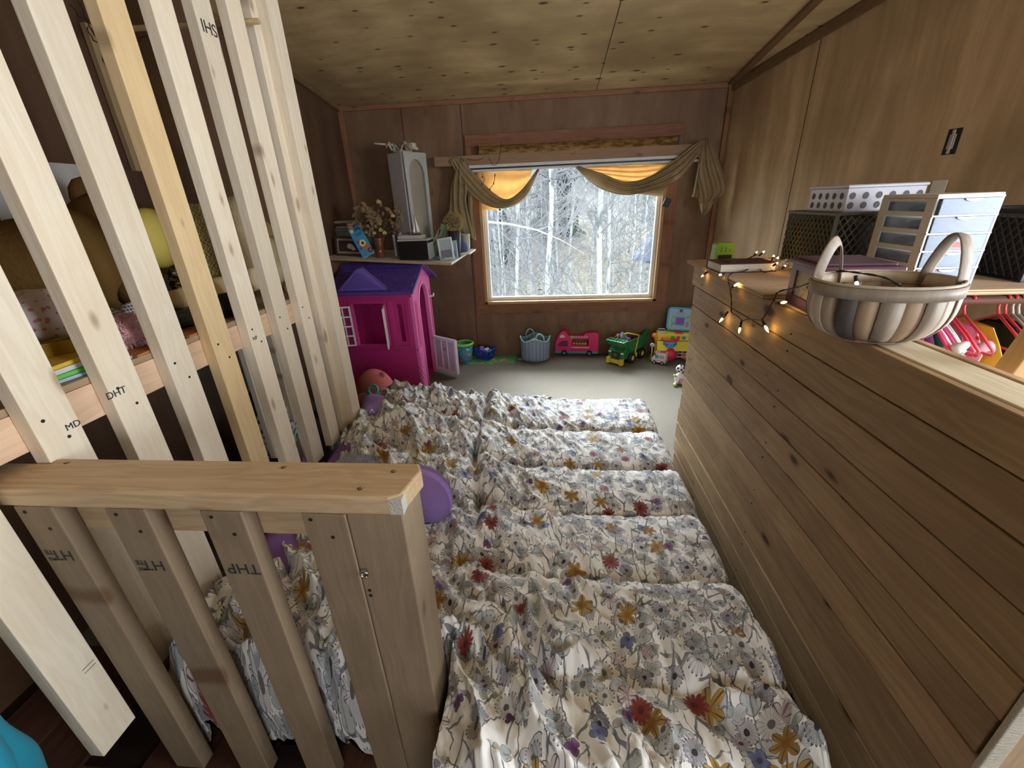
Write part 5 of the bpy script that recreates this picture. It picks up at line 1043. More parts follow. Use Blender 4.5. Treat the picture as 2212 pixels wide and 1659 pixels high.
tag(MB().ball((0, 0, .042), .042, 24).obj('orange_ball', ORG, smooth=True, loc=(p.x + .012, p.y, 0)), 'small orange ball beside the red ball', 'ball')
pA = onz(1410, 781, 0); pB = onz(1425, 788, 0); pC = onz(1439, 786, 0)
t = thing('toy_ice_cream_van', 'little pink and white toy ice cream van in front of the red ball', 'toy van', ((pA.x + pC.x) / 2, (pB.y + .035), 0), -.55)
VW = gloss('van_cream', (.80, .70, .68)); VP = gloss('van_pink', (.75, .35, .38))
MB().prism([(-.075, .02), (.055, .02), (.055, .115), (-.03, .12), (-.045, .075), (-.075, .06)], 1, -.035, .035).obj('body', VW, t, bevel=.004); MB().box(-.05, .058, -.038, .038, .112, .120).obj('roof_rail', VP, t, bevel=.002)
MB().box(-.034, .046, -.026, .026, .1195, .1235).obj('roof_opening', gloss('van_red_dark', (.30, .05, .10)), t); MB().box(-.02, -.012, -.028, .028, .123, .127).obj('roof_bar', VW, t)
MB().box(-.002, .045, -.0362, -.0352, .062, .098).obj('side_window', gloss('van_glass', (.35, .45, .5)), t); MB().box(-.041, -.010, -.0362, -.0352, .06, .095).obj('cab_window', gloss('van_teal_glass', (.05, .35, .4)), t)
MB().box(-.076, .056, -.0372, .0372, .036, .046).obj('stripe', VP, t); MB().box(.0555, .060, -.036, .036, .02, .038).obj('rear_bumper', gloss('van_mint', (.15, .50, .35)), t)
for x in (-.045, .03):
    for y in (-.033, .033): wheel(t, x, y, .018, .018, .012, VW)
p = onz(1470, 806, 0); r = .035; pl = onz(1466, 833, 0)
t = thing('soccer_plush', 'plush doll with a soccer ball head and green boots by the partition corner', 'plush toy', (pl.x + .012, pl.y + .05, 0))
MB().ball((0, .0, .045), (.042, .035, .052), 16).obj('body', plain('plush_white', (.78, .74, .72), .9), t, smooth=True)
MB().ball((.012, -.026, .03), (.026, .02, .03), 10).obj('belly', plain('plush_pink', (.72, .24, .34), .9), t, smooth=True)
for sx in (-1, 1):
    MB().tube([(sx * .02, -.02, .02), (sx * .035 - .01, -.05, .018)], [.014, .012], 8).obj('leg', plain('plush_white', (0, 0, 0)), t, smooth=True)
    MB().ball((sx * .036 - .012, -.062, .016), (.016, .024, .014), 10).obj('boot', gloss('boot_lime', (.50, .58, .08), .6), t, smooth=True)
MB().tube([(-.03, -.01, .065), (-.05, -.02, .085)], [.011, .010], 8).obj('arm', gloss('boot_lime', (0, 0, 0)), t, smooth=True)
MB().prism([(-.008, .04), (.006, .04), (.006, .062), (-.008, .062)], 1, -.044, -.036).obj('chest_tag', gloss('tag_teal', (.15, .45, .5)), t, bevel=.002)
MB().ball((.0, .0, .135), r, 22).obj('ball_head', plain('ball_white', (.80, .80, .80), .5), t, smooth=True)
for d in ((0, -1, .1), (-.75, -.55, .35), (.6, -.7, .45), (.45, -.75, -.5), (-.5, -.75, -.45), (0, -.3, 1)):
    d = Vector(d).normalized(); Q = d.to_track_quat('Z', 'Y').to_matrix().to_4x4(); MB().prism([(.011 * math.cos(i * 2 * PI / 5), .011 * math.sin(i * 2 * PI / 5)) for i in range(5)], 2, 0, .002, 0, Matrix.Translation(Vector((0, 0, .135)) + d * (r * .965)) @ Q).obj('ball_patch', BLACK, t)
# ---------------------------------------------------------------- on the bed
def pillow_mesh(w, d, h, seed=0):
    def f(u, v):
        a, b = 2 * u - 1, 2 * v - 1; return a, b
    mb = MB(); n = 26
    for sgn in (1, -1):
        def g(u, v):
            a, b = 2 * u - 1, 2 * v - 1; e = max(0, (1 - abs(a) ** 3.2) * (1 - abs(b) ** 3.2)) ** .5
            px = a * w / 2 * (1 - .10 * (1 - abs(b))* abs(a) * 0 - .06 * (1 - b * b) * abs(a)); py = b * d / 2 * (1 - .06 * (1 - a * a) * abs(b))
            return (px, py, sgn * (h / 2 * e * (1 + .12 * math.sin(5 * a + seed) * math.cos(4 * b)) ) )
        mb.grid(n, n, g) if sgn > 0 else mb.add([g(i / (n - 1), j / (n - 1)) for j in range(n) for i in range(n)], [(j * n + i, (j + 1) * n + i, (j + 1) * n + i + 1, j * n + i + 1) for j in range(n - 1) for i in range(n - 1)])
    return mb
LILC = plain('lilac_pillowcase', (.33, .20, .48), .85, .1, bump=.1)
tag(pillow_mesh(.24, .46, .15).obj('pillow', SHEET, smooth=True, loc=(-.955, .995, .335), rot=(0, .10, .1)), 'deep purple pillow behind the railing at the near end of the bed', 'pillow')
tag(pillow_mesh(.34, .62, .20, 1).obj('pillow', SHEET, smooth=True, loc=(-.93, 1.74, .315), rot=(0, .12, .05)), 'dark purple pillow under the comforter by the slat screen', 'pillow')
tag(pillow_mesh(.30, .34, .14, 2).obj('pillow', LILC, smooth=True, loc=(-.985, 2.20, .375), rot=(0, .1, .3)), 'lilac pillow at the far head corner of the bed', 'pillow')
pc = pillow_mesh(.20, .17, .05, 3); pc.uv = np.array([(v[0] + 3, v[1]) for v in pc.v]); tag(pc.obj('cushion', FLOR, smooth=True, loc=(-.93, .90, .415), rot=(.1, .15, .8)), 'small flowered cushion lying on the near purple pillow', 'cushion')
def fuzzy(mb, name, m, seed, pts, L, mat2, parent):
    rr = random.Random(seed); f = MB()
    for c, r, n in pts:
        for k in range(n):
            d = Vector((rr.gauss(0, 1), rr.gauss(0, 1), rr.gauss(0, 1))).normalized(); a = Vector(c) + Vector((d.x * r[0], d.y * r[1], d.z * r[2])); t = (d + Vector((rr.uniform(-.6, .6), rr.uniform(-.6, .6), rr.uniform(-.6, .6)))).normalized() * L
            w = d.orthogonal().normalized() * L * .12; f.add([a - w, a + w, a + t], [(0, 1, 2)])
    return f.obj(name, mat2, parent, kind='stuff')
VIO = plain('violet_plush', (.31, .20, .50), .95, .05, bump=.7, bs=180)
t = thing('purple_plush', 'round violet plush cushion with a white sewn tag beside the railing post', 'plush toy', (-.50, 1.30, .345))
MB().ball((0, 0, .115), (.125, .095, .128), 28, f=lambda x, y, z: .03 * math.sin(4 * x + 3 * z)).obj('body', VIO, t, smooth=True)
MB().tube([(.118 * math.cos(a), -.01, .115 + .122 * math.sin(a)) for a in [i * PI / 12 for i in range(24)]], .012, 8, close=True).obj('edge_pile', plain('violet_pile', (.42, .28, .68), .95, .05, bump=.9, bs=250), t, smooth=True)
MB().box(.015, .055, -.090, -.087, .025, .055).obj('sewn_tag', plain('tag_white', (.6, .6, .6), .7), t)
GF = plain('grey_fleece', (.33, .35, .40), .95, .05, bump=.9, bs=120); t = thing('grey_plush', 'grey fuzzy plush toy between the railing and the purple pillow', 'plush toy', (-.86, 1.52, .33))
MB().ball((0, 0, .06), (.12, .10, .085), 24).obj('body', GF, t, smooth=True); fuzzy(None, 'fur', None, 3, [((0, 0, .06), (.12, .10, .085), 2600)], .018, plain('grey_fur', (.40, .43, .50), .95), t)
q = ony(657, 992, 1.62); tag(MB().lathe([(.035, 0), (.03, .03), (.018, .06), (.002, .085)], 14).obj('plush_ear', VIO, smooth=True, loc=(q.x, 1.62, q.z - .07)), 'small violet plush tip poking up beside the slats', 'plush toy')
# ---------------------------------------------------------------- teal coat beside the stairs
q = ony(-285, 1540, .34); t = thing('teal_coat', 'blurred teal coat hanging at the far left beside the railing', 'coat', (q.x, .36, 0))
TEALC = plain('teal_nylon', (.02, .26, .38), .55, bump=.3, bs=14)
def coat(u, v):
    a = 2 * PI * u; z = .10 + .88 * v; r = (.060 + .035 * math.sin(PI * min(1, v * 1.15))) * (1 + .07 * math.sin(5 * a + 6 * v) + .05 * math.sin(v * 30 + a)); 
    if v > .86: r *= max(.05, 1 - ((v - .86) / .14) ** 1.6)
    return (r * math.cos(a), r * .8 * math.sin(a), z)
MB().grid(36, 50, coat, wrap=True).obj('body', TEALC, t, smooth=True); MB().tube([(.02, 0, .88), (.055, .01, .70), (.062, .0, .50), (.052, 0, .36)], [.035, .040, .036, .030], 12).obj('sleeve', TEALC, t, smooth=True)
MB().tube([(0, 0, .95), (0, 0, 1.02), (-.15, 0, 1.02)], .006, 6).obj('hook', plain('zinc', (0, 0, 0)), t)
# ---------------------------------------------------------------- closet top shelf
PLT = 1.1755
PSF = thing('plywood_shelf', 'wide plywood shelf resting on the board partition above the closet', 'shelf', (1.3, 1.98, 1.16))
TOPW = wood('shelf_ply_top', (.58, .42, .30), (.40, .26, .17), axis=0, knot=.15)
MB().prism([(.735, 1.51), (1.95, 1.51), (1.82, 2.40), (.742, 2.40)], 2, PLT - .0165, PLT).obj('top_sheet', TOPW, PSF, off=PSF.location)
for k, (c, zz_) in enumerate((((.30, .20, .11), 0), ((.50, .38, .24), .0045), ((.24, .15, .08), .009), ((.46, .33, .20), .0132))):
    m_ = plain('ply_layer%d' % k, c, .8)
    MB().box(.735, 1.95, 1.5055, 1.5095, PLT - .0168 + zz_, PLT - .0168 + zz_ + .0042).obj('ply_layer', m_, PSF, off=PSF.location)
    MB().prism([(.7305, 1.506), (.7345, 1.506), (.7415, 2.40), (.7375, 2.40)], 2, PLT - .0168 + zz_, PLT - .0168 + zz_ + .0042).obj('ply_layer', m_, PSF, off=PSF.location)
p = onx(2172, 800, .905); tag(MB().box(0, .07, 0, .04, -.10, 1.0).obj('closet_post', wood('closet_post_wood', (.50, .33, .15), (.38, .24, .10), axis=2, knot=0), bevel=.002, loc=(p.x + .03, p.y + .01, p.z), rot=(0, .24, 0)), 'orange pine post standing inside the partition at the right edge', 'post')
# splint basket on the wall plate
SB1 = wood('splint_grey', (.36, .30, .24), (.24, .19, .15), axis=2, knot=0, rough=.5); SB2 = wood('splint_pale', (.55, .47, .38), (.40, .33, .26), axis=2, knot=0, rough=.5); SB3 = wood('splint_dark', (.11, .10, .095), (.07, .06, .055), axis=2, knot=0, rough=.5); SB4 = wood('splint_tan', (.42, .30, .20), (.30, .20, .13), axis=2, knot=0, rough=.5)
t = thing('splint_basket', 'wide wooden splint basket with two bent handles on the partition top', 'basket', (.796, 1.085, 1.1595), .08)
ra_, rb_, hB = .146, .118, .125
def rib(a, w, v0=0, v1=1, off=0.0):
    n = 10; vs = []
    for j in range(n + 1):
        v = v0 + (v1 - v0) * j / n; s_ = .64 + .38 * math.sin(v * PI * .5) ** .55 + .11 * math.sin(PI * v) * (1 - v); 
        for e in (-1, 1):
            aa = a + e * w * .5; vs.append(((ra_ * s_ + off) * math.cos(aa), (rb_ * s_ + off) * math.sin(aa), .004 + hB * v))
    return vs, [(2 * j, 2 * j + 1, 2 * j + 3, 2 * j + 2) for j in range(n)]
NR = 22
for k in range(NR):
    vs, fs = rib(2 * PI * k / NR, 2 * PI / NR * 1.03, off=.0035 * (k % 2)); MB().add(vs, fs).obj('splint', (SB1, SB2, SB4, SB1, SB3, SB4, SB2)[(k * 5 + 2) % 7], t, smooth=True, solid=.0022)
MB().lathe([(.64 * ra_, 0), (.64 * ra_, .006), (.001, .007)], 26, sy=rb_ / ra_).obj('base', SB4, t)
def hoop(r_off, z0, z1, m, name):
    def f(u, v): a = 2 * PI * u; return ((ra_ * 1.025 + r_off) * math.cos(a), (rb_ * 1.03 + r_off) * math.sin(a), z0 + (z1 - z0) * v)
    return MB().grid(48, 2, f, wrap=True).obj(name, m, t, smooth=True, solid=.0035)
hoop(.005, .108, .134, SB1, 'rim_hoop'); hoop(-.006, .110, .136, SB2, 'inner_hoop')
MB().tube([((ra_ * 1.025) * math.cos(a), (rb_ * 1.03) * math.sin(a), .137) for a in [i * PI / 20 for i in range(40)]], .004, 6, close=True).obj('rim_lashing', SB2, t, smooth=True)
for (a0, a1, hh) in ((2.62, 1.72, .085), (-.62, .42, .100)):
    pts = []
    for i in range(17):
        f = i / 16; a = a0 + (a1 - a0) * f; k = 1.0 - .10 * math.sin(PI * f); pts.append(((ra_ * .985) * math.cos(a) * k, rb_ * .985 * math.sin(a) * k, .105 + (hh + .03) * math.sin(PI * f) ** .6))
    q = MB().tube(pts, .014, 8, flat=.16).obj('handle', SB1, t, smooth=True)
# purple wooden box with a glass front
t = thing('purple_box', 'dark purple wooden keepsake box with a glass side next to the basket', 'box', (.868, 1.36, 1.1595), -.10)
PB = plain('plum_paint', (.115, .045, .075), .35, bump=.1); PBD = plain('box_inside', (.05, .035, .03), .6)
bw, bd_, bh = .19, .20, .125
MB().box(-bw / 2, bw / 2, bd_ / 2 - .014, bd_ / 2, 0, bh).box(-bw / 2 + .002, bw / 2, -bd_ / 2, -bd_ / 2 + .014, 0, bh).box(bw / 2 - .014, bw / 2, -bd_ / 2 + .014, bd_ / 2 - .014, 0, bh).box(-bw / 2, bw / 2, -bd_ / 2 + .014, bd_ / 2 - .014, 0, .012).obj('body', PB, t)
for a in ((-bd_ / 2 + .014, -bd_ / 2 + .036), (bd_ / 2 - .036, bd_ / 2 - .014)): MB().box(-bw / 2, -bw / 2 + .01, a[0], a[1], .012, bh).obj('side_frame', PB, t)
MB().box(-bw / 2, -bw / 2 + .01, -bd_ / 2 + .036, bd_ / 2 - .036, .012, .030).obj('side_frame', PB, t); MB().box(-bw / 2, -bw / 2 + .01, -bd_ / 2 + .036, bd_ / 2 - .036, bh - .018, bh).obj('side_frame', PB, t)
s = NT('speckled_stone'); n_ = s.vor(s.obj(), 60); STN = s.fin(s.mix(s.ramp(n_, .1, .4), (.10, .09, .08), (.34, .31, .26)), .6, .3); MB().box(-bw / 2 + .006, -bw / 2 + .008, -bd_ / 2 + .036, bd_ / 2 - .036, .030, bh - .018).obj('speckled_panel', STN, t)
MB().box(-bw / 2 - .010, bw / 2 + .008, -bd_ / 2 - .010, bd_ / 2 + .008, bh, bh + .014).obj('lid_rim', PB, t, bevel=.005); MB().box(-bw / 2 + .008, bw / 2 - .008, -bd_ / 2 + .008, bd_ / 2 - .008, bh + .014, bh + .022).obj('lid', wood('plum_lid', (.095, .05, .075), (.055, .028, .042), axis=0, knot=0, rough=.4), t, bevel=.003)
# thick book
t = thing('thick_book', 'thick hardback book with a maroon cover lying at the far end of the shelf', 'book', (.862, 2.03, PLT + .001), .02)
MB().box(-.118, .112, -.075, .08, .003, .035).obj('pages', plain('page_white', (0, 0, 0)), t, bevel=.002); CV = plain('maroon_cover', (.10, .015, .025), .5)
MB().box(-.122, .116, -.079, .084, .0351, .0385).obj('cover', CV, t, bevel=.001); MB().box(-.122, .116, -.079, .084, 0, .003).obj('cover', CV, t); MB().box(-.122, .116, .0805, .085, .003, .035).obj('spine', CV, t)
t = thing('green_gadget', 'lime green toy gadget box standing behind the book', 'toy', (.875, 2.30, PLT + .001), .1); GG = gloss('gadget_green', (.22, .45, .03))
MB().prism([(-.05, 0), (.05, 0), (.045, .085), (.038, .094), (-.038, .094), (-.045, .085)], 1, -.028, .028).obj('body', GG, t, bevel=.003)
MB().box(-.034, .034, -.0295, -.0282, .008, .036).obj('dark_slot', BLACK, t)
for i in range(5): MB().tube([(-.024 + (i % 3) * .022, -.029, .052 + .012 * (i // 3)), (-.022 + (i % 3) * .022, -.029, .060 + .012 * (i // 3)), (-.018 + (i % 3) * .022, -.029, .054 + .012 * (i // 3))], .0016, 4).obj('face_mark', plain('gadget_dark', (.06, .14, .02), .5), t)
q = onz(1685, 582, PLT); rr = random.Random(2); sh_ = MB()
for k in range(26): sh_.ball((rr.uniform(-.045, .045), rr.uniform(-.03, .03), .012 + rr.uniform(0, .022)), (rr.uniform(.010, .018), rr.uniform(.006, .012), rr.uniform(.008, .014)), 6)
tag(sh_.obj('shell_cluster', plain('cream_shells', (.50, .42, .32), .7), kind='stuff', loc=(q.x, q.y, PLT)), 'cluster of small cream shells between the book and the purple box', 'shells')
# string lights
WF = thing('string_lights', 'lit warm white string lights on dark green wire draped over the partition edge', 'string lights', (.735, 1.7, 1.15))
BUL = NT('warm_bulb'); BULB = BUL.fin((1, .75, .35), .3, .4, **{'Emission Color': (1, .62, .20, 1), 'Emission Strength': 15.0})
XW = .729
seg1 = [(*q,) for q in ((1553, 562), (1578, 566), (1604, 562), (1636, 550))]; w1 = [onz(a, b, PLT + .05) for a, b in seg1]
top = [onz(a, b, PLT + .012) for a, b in ((1668, 584), (1650, 588), (1634, 578), (1604, 586))] + [onz(1578, 592, PLT + .004)]
hang = [onx(a, b, XW - .004) for a, b in ((1573, 606), (1577, 622), (1580, 650), (1580, 674), (1592, 682), (1604, 692), (1612, 690), (1630, 690), (1645, 690), (1655, 676), (1664, 660), (1672, 648))]
up = [Vector((.735, 1.425, 1.20)), Vector((.745, 1.33, 1.235))] + [Vector((.757, 1.24, 1.28)), Vector((.752, 1.19, 1.300)), Vector((.775, 1.14, 1.302)), Vector((.81, 1.10, 1.295)), Vector((.84, 1.07, 1.27))]
def sm(P, n): P = [tuple(p) for p in P]; return [cr(P, i / (n - 1)) for i in range(n)]
for P, n in ((w1, 20), (top + hang + up, 110)):
    pts = [Vector(p) for p in sm(P, n)]; mb = MB()
    for ph in (0, PI): mb.tube([p + Vector((.0013 * math.cos(i * 1.1 + ph), .0013 * math.sin(i * 1.1 + ph), .0013 * math.sin(i * 1.1 + ph))) for i, p in enumerate(pts)], .0016, 5)
    mb.obj('wire', WIRE, WF, smooth=True, off=WF.location)
def bulb(base, tip):
    base = Vector(base); tip = Vector(tip); d = (tip - base); L = d.length; d.normalize(); m = base + d * L * .52
    MB().tube([base, m], [.0042, .0052], 8).obj('socket', WIRE, WF, smooth=True, off=WF.location)
    MB().tube([m, m + d * L * .12, m + d * L * .3, tip], [.0028, .0042, .0036, .0006], 8).obj('bulb', BULB, WF, smooth=True, off=WF.location)
hx = lambda a, b: onx(a, b, XW - .008)
for a, b in (((1572, 674), (1554, 696)), ((1602, 693), (1596, 720)), ((1645, 690), (1660, 718)), ((1576, 624), (1597, 611))): bulb(hx(*a), hx(*b))
bulb(onx(1676, 656, .728), onx(1700, 652, .724))
bulb(onx(1527, 588, .726), onx(1515, 598, .722))
tz_ = lambda a, b, z: onz(a, b, z)
bulb(tz_(1628, 580, PLT + .015), tz_(1626, 569, PLT + .035)); bulb(tz_(1564, 592, PLT + .008), tz_(1553, 594, PLT + .006))
for a, b in (((1628, 553), (1636, 543)), ((1640, 552), (1652, 542)), ((1668, 562), (1672, 551)), ((1672, 566), (1682, 555)), ((1670, 574), (1681, 567)), ((1690, 580), (1697, 573))): bulb(tz_(a[0], a[1], PLT + .03), tz_(b[0], b[1], PLT + .04))
bulb((.748, 1.30, 1.235), (.757, 1.285, 1.262)); bulb((.77, 1.15, 1.295), (.775, 1.14, 1.268))
# crates
def mesh_crate(name, label, loc, w, d, h, m, rz=0, nx=12, cell=.028, cat='crate'):
    t = thing(name, label, cat, loc, rz)
    for nm, L, place in (('front', w, lambda u, z: (-w / 2 + u, -d / 2, z)), ('back', w, lambda u, z: (-w / 2 + u, d / 2, z)), ('left', d, lambda u, z: (-w / 2, -d / 2 + u, z)), ('right', d, lambda u, z: (w / 2, -d / 2 + u, z))):
        mb = MB()
        if nm in ('front', 'left', 'right'):
            n = int((L + h) / cell)
            for k in range(-int(h / cell) - 1, int(L / cell) + 1):
                for sg in (1, -1):
                    a0 = k * cell; pts = []
                    u0, z0, u1, z1 = (a0, .01, a0 + h * .62, h - .01) if sg > 0 else (a0 + h * .62, .01, a0, h - .01)
                    def clip(u0, z0, u1, z1):
                        if u0 == u1: return None
                        ts = sorted(((0 - u0) / (u1 - u0), (L - u0) / (u1 - u0))); a, b = max(0, ts[0]), min(1, ts[1])
                        return None if a >= b else (u0 + (u1 - u0) * a, z0 + (z1 - z0) * a, u0 + (u1 - u0) * b, z0 + (z1 - z0) * b)
                    c = clip(u0, z0, u1, z1)
                    if c: mb.tube([place(c[0], c[1]), place(c[2], c[3])], .0028, 4)
            mb.obj('lattice', m, t, kind='stuff')
        else: mb.box(-w / 2, w / 2, d / 2 - .003, d / 2, 0, h); mb.obj('back_panel', m, t)
    MB().tube([(-w / 2, -d / 2, h), (w / 2, -d / 2, h), (w / 2, d / 2, h), (-w / 2, d / 2, h)], .007, 6, close=True, up=(0, 0, 1)).obj('rim', m, t); MB().box(-w / 2, w / 2, -d / 2, d / 2, 0, .006).obj('base', m, t)
    for x in (-w / 2, w / 2): MB().box(x - .006, x + .006, -d / 2 - .005, -d / 2 + .007, 0, h).obj('corner', m, t, bevel=.002)
    return t
OLV = plain('olive_grey_plastic', (.085, .085, .07), .5); BLK = plain('crate_black', (.018, .017, .02), .4)
mesh_crate('lattice_crate', 'olive grey lattice crate at the back of the shelf under the clear bin', (1.345, 2.10, PLT + .001), .39, .36, .225, OLV, .02)
tag(MB().cbox((0, 0, .09), (.33, .30, .18)).ball((.0, 0, .17), (.15, .13, .03), 14, f=lambda x, y, z: .2 * math.sin(9 * x)).obj('crate_contents', plain('dark_textiles', (.03, .026, .024), .9), smooth=False, loc=(1.345, 2.10, PLT + .008)), 'dark textiles filling the olive lattice crate', 'cloth')
mesh_crate('black_crate', 'black lattice crate at the right end of the shelf beside the drawer tower', (1.765, 1.80, PLT + .001), .29, .38, .225, BLK, -.0, cell=.03)
tag(MB().cbox((0, 0, .098), (.272, .362, .196)).ball((0, 0, .16), (.12, .15, .03), 12, f=lambda x, y, z: .2 * math.sin(9 * x)).obj('crate_contents', plain('dark_textiles', (0, 0, 0)), loc=(1.765, 1.80, PLT + .008)), 'dark textiles filling the black crate', 'cloth')
s = NT('frosted_plastic'); s.fin((.60, .58, .66), .35, .4, **{'Transmission Weight': .35, 'Alpha': .62}); FRO = s.m
t = thing('clear_bin', 'clear plastic bin with round holes sitting on the olive crate', 'bin', (1.345, 2.10, PLT + .2335), .0)
w, d, h = .29, .27, .092
MB().box(-w / 2, w / 2, -d / 2, -d / 2 + .004, 0, h).box(-w / 2, w / 2, d / 2 - .004, d / 2, 0, h).box(-w / 2, -w / 2 + .004, -d / 2 + .004, d / 2 - .004, 0, h).box(w / 2 - .004, w / 2, -d / 2 + .004, d / 2 - .004, 0, h).box(-w / 2, w / 2, -d / 2, d / 2, -.002, .002).obj('tub', FRO, t)
MB().tube([(-w / 2, -d / 2, h), (w / 2, -d / 2, h), (w / 2, d / 2, h), (-w / 2, d / 2, h)], .007, 6, close=True, up=(0, 0, 1)).obj('rim', FRO, t)
HOL = plain('hole_shadow', (.06, .05, .055), .6)
for i in range(6): 
    for j in range(2):
        MB().prism([(-.125 + i * .05 + .012 * math.cos(a), .022 + j * .036 + .013 * math.sin(a)) for a in [q * PI / 6 for q in range(12)]], 1, -d / 2 - .001, -d / 2 + .0005).obj('hole', HOL, t)
        if i < 5: MB().prism([(-.10 + i * .05 + .012 * math.cos(a), .022 + j * .036 + .013 * math.sin(a)) for a in [q * PI / 6 for q in range(12)]], 0, -w / 2 - .001, -w / 2 + .0005).obj('hole', HOL, t)
# drawer tower
t = thing('drawer_tower', 'white plastic tower of five translucent drawers on the shelf', 'drawers', (1.322, 1.68, PLT + .001), .0)
w, d, h = .195, .24, .292; FR_ = plain('drawer_frame_white', (.50, .47, .43), .45)
s = NT('drawer_translucent'); s.fin((.15, .21, .34), .25, .4, **{'Transmission Weight': .1, 'Alpha': .52}); DRW = s.m
MB().box(-w / 2, w / 2, -d / 2, d / 2, h - .012, h).obj('top', FR_, t, bevel=.003); MB().box(-w / 2, w / 2, -d / 2, d / 2, 0, .008).obj('bottom', FR_, t); MB().box(-w / 2, w / 2, d / 2 - .005, d / 2, .008, h - .012).obj('back', FR_, t)
for x in (-w / 2, w / 2 - .006):
    o_ = MB()
    for a in ((-d / 2, -d / 2 + .035), (d / 2 - .035, d / 2 - .005)): o_.box(x, x + .006, a[0], a[1], .008, h - .012)
    for k in range(5): z = .008 + k * .0545; o_.box(x, x + .006, -d / 2 + .035, d / 2 - .035, z, z + .014)
    o_.box(x, x + .006, -d / 2 + .035, d / 2 - .035, h - .022, h - .012); o_.obj('side_frame', FR_, t)
conts = [((.10, .06, .05),), ((.25, .22, .22),), ((.45, .16, .08),), ((.10, .12, .11),), ((.05, .22, .16),)]
for k in range(5):
    z0 = .012 + k * .0545; z1 = z0 + .0475; y0_ = -d / 2 - (.012 if k == 4 else .004)
    D = MB().box(-w / 2 + .010, w / 2 - .010, y0_, y0_ + .003, z0, z1).box(-w / 2 + .010, w / 2 - .010, y0_ + .003, d / 2 - .01, z0, z0 + .002).box(-w / 2 + .010, -w / 2 + .012, y0_ + .003, d / 2 - .01, z0 + .002, z1 - .004).box(w / 2 - .012, w / 2 - .010, y0_ + .003, d / 2 - .01, z0 + .002, z1 - .004).obj('drawer', DRW, t)
    MB().prism([(.026 * math.cos(a), z1 + .009 * math.sin(a)) for a in [PI + q * PI / 10 for q in range(11)]], 1, y0_ - .004, y0_ - .0002).obj('pull', plain('pull_clear', (.45, .52, .60), .3), D)
    MB().box(-w / 2, w / 2, -d / 2 - .002, -d / 2 + .004, z1 + .001, z1 + .0065).obj('front_rail', FR_, t)
    rr = random.Random(k); mb = MB()
    for q in range(7): mb.ball((rr.uniform(-.06, .06), rr.uniform(-.09, .10), z0 + .016), (rr.uniform(.015, .035), rr.uniform(.02, .04), .014), 8)
    tag(mb.obj('drawer_contents', plain('drawer_bits%d' % k, conts[k][0], .7), kind='stuff', loc=t.location), ('dark', 'grey', 'orange', 'charcoal', 'green')[k] + ' odds and ends in the ' + ('bottom', 'second lowest', 'middle', 'second highest', 'top')[k] + ' drawer', 'odds and ends')
MB().prism([(.034 * math.cos(a) * 1.0 + .01, .137 + .008 * math.sin(a)) for a in [q * PI / 8 for q in range(16)]], 1, -d / 2 - .0055, -d / 2 - .0045).obj('red_sticker', plain('sticker_red', (.62, .08, .07), .5), t)
# outlet opening and blank plate on the right wall
ang_w = math.atan(RWK)
q = onrw(2057, 306); t = thing('open_outlet_box', 'open electrical outlet box without its cover in the tan right wall', 'outlet', (q.x, q.y, q.z), ang_w)
MB().box(-.002, .001, -.030, .030, -.055, .055).obj('dark_opening', DARKM, t); OM = plain('outlet_metal', (.42, .38, .33), .4, Metallic=.5)
MB().box(-.008, -.002, -.014, .014, -.032, .032).box(-.010, -.002, -.006, .006, -.052, .052).obj('receptacle', OM, t, bevel=.002)
for z in (-.045, .045): MB().ball((-.010, 0, z), .006, 8).obj('screw', OM, t)
q = onrw(2027, 408); tag(MB().box(-.006, -.001, -.035, .035, -.05, .04).obj('blank_plate', plain('plate_cream', (.60, .56, .46), .5), bevel=.002, loc=(q.x, q.y, q.z), rot=(0, 0, ang_w)), 'small blank cream wall plate above the drawer tower', 'plate')
# hanging rod and clothes
tag(MB().tube([(.893, 1.66, 1.105), (rwx(1.66) - .004, 1.66, 1.105)], .016, 14).obj('closet_rod', wood('rod_wood_dark', (.16, .07, .045), (.10, .04, .03), axis=0, knot=0), smooth=True), 'dark wooden hanging rod under the plywood shelf', 'rod')
def hanger(x, col, name, label, ry=0.0, w=.30):
    t = thing('clothes_hanger', label, 'hanger', (x, 1.66, 1.105), rot=(0, 0, ry), group='hangers on the closet rod'); m = gloss('hanger_' + name, col)
    pts = [(0, .017 * math.cos(a), .017 * math.sin(a) + .004) for a in [PI * .95 - i * PI / 7 for i in range(9)]]
    MB().tube([(0, p[1], p[2]) for p in pts] + [(0, .012, -.03), (0, 0, -.055)], .0045, 6).obj('hook', m, t, smooth=True)
    MB().tube([(0, 0, -.055), (0, w * .30, -.105), (0, w * .5, -.145), (0, w * .49, -.160), (0, 0, -.163), (0, -w * .49, -.160), (0, -w * .5, -.145), (0, -w * .30, -.105)], .0052, 6, close=True).obj('arm', m, t, smooth=True)
    return t
hs = [(1.400, (.70, .04, .16), 'pink', 'hot pink hanger'), (1.412, (.70, .68, .70), 'white', 'white hanger'), (1.424, (.66, .05, .20), 'pink', 'deep pink hanger'), (1.437, (.66, .66, .66), 'white', 'grey white hanger'), (1.449, (.62, .62, .62), 'white', 'pale grey hanger'), (1.475, (.62, .04, .07), 'red', 'red hanger'), (1.488, (.60, .05, .08), 'red', 'dark red hanger'), (1.53, (.64, .06, .08), 'red', 'lone red hanger in the gap'),
      (1.645, (.58, .05, .06), 'red', 'red empty hanger'), (1.668, (.60, .06, .07), 'red', 'dull red empty hanger'), (1.692, (.45, .42, .38), 'grey', 'grey empty hanger'), (1.712, (.46, .43, .39), 'grey', 'second grey empty hanger'), (1.735, (.44, .41, .37), 'grey', 'third grey empty hanger')]
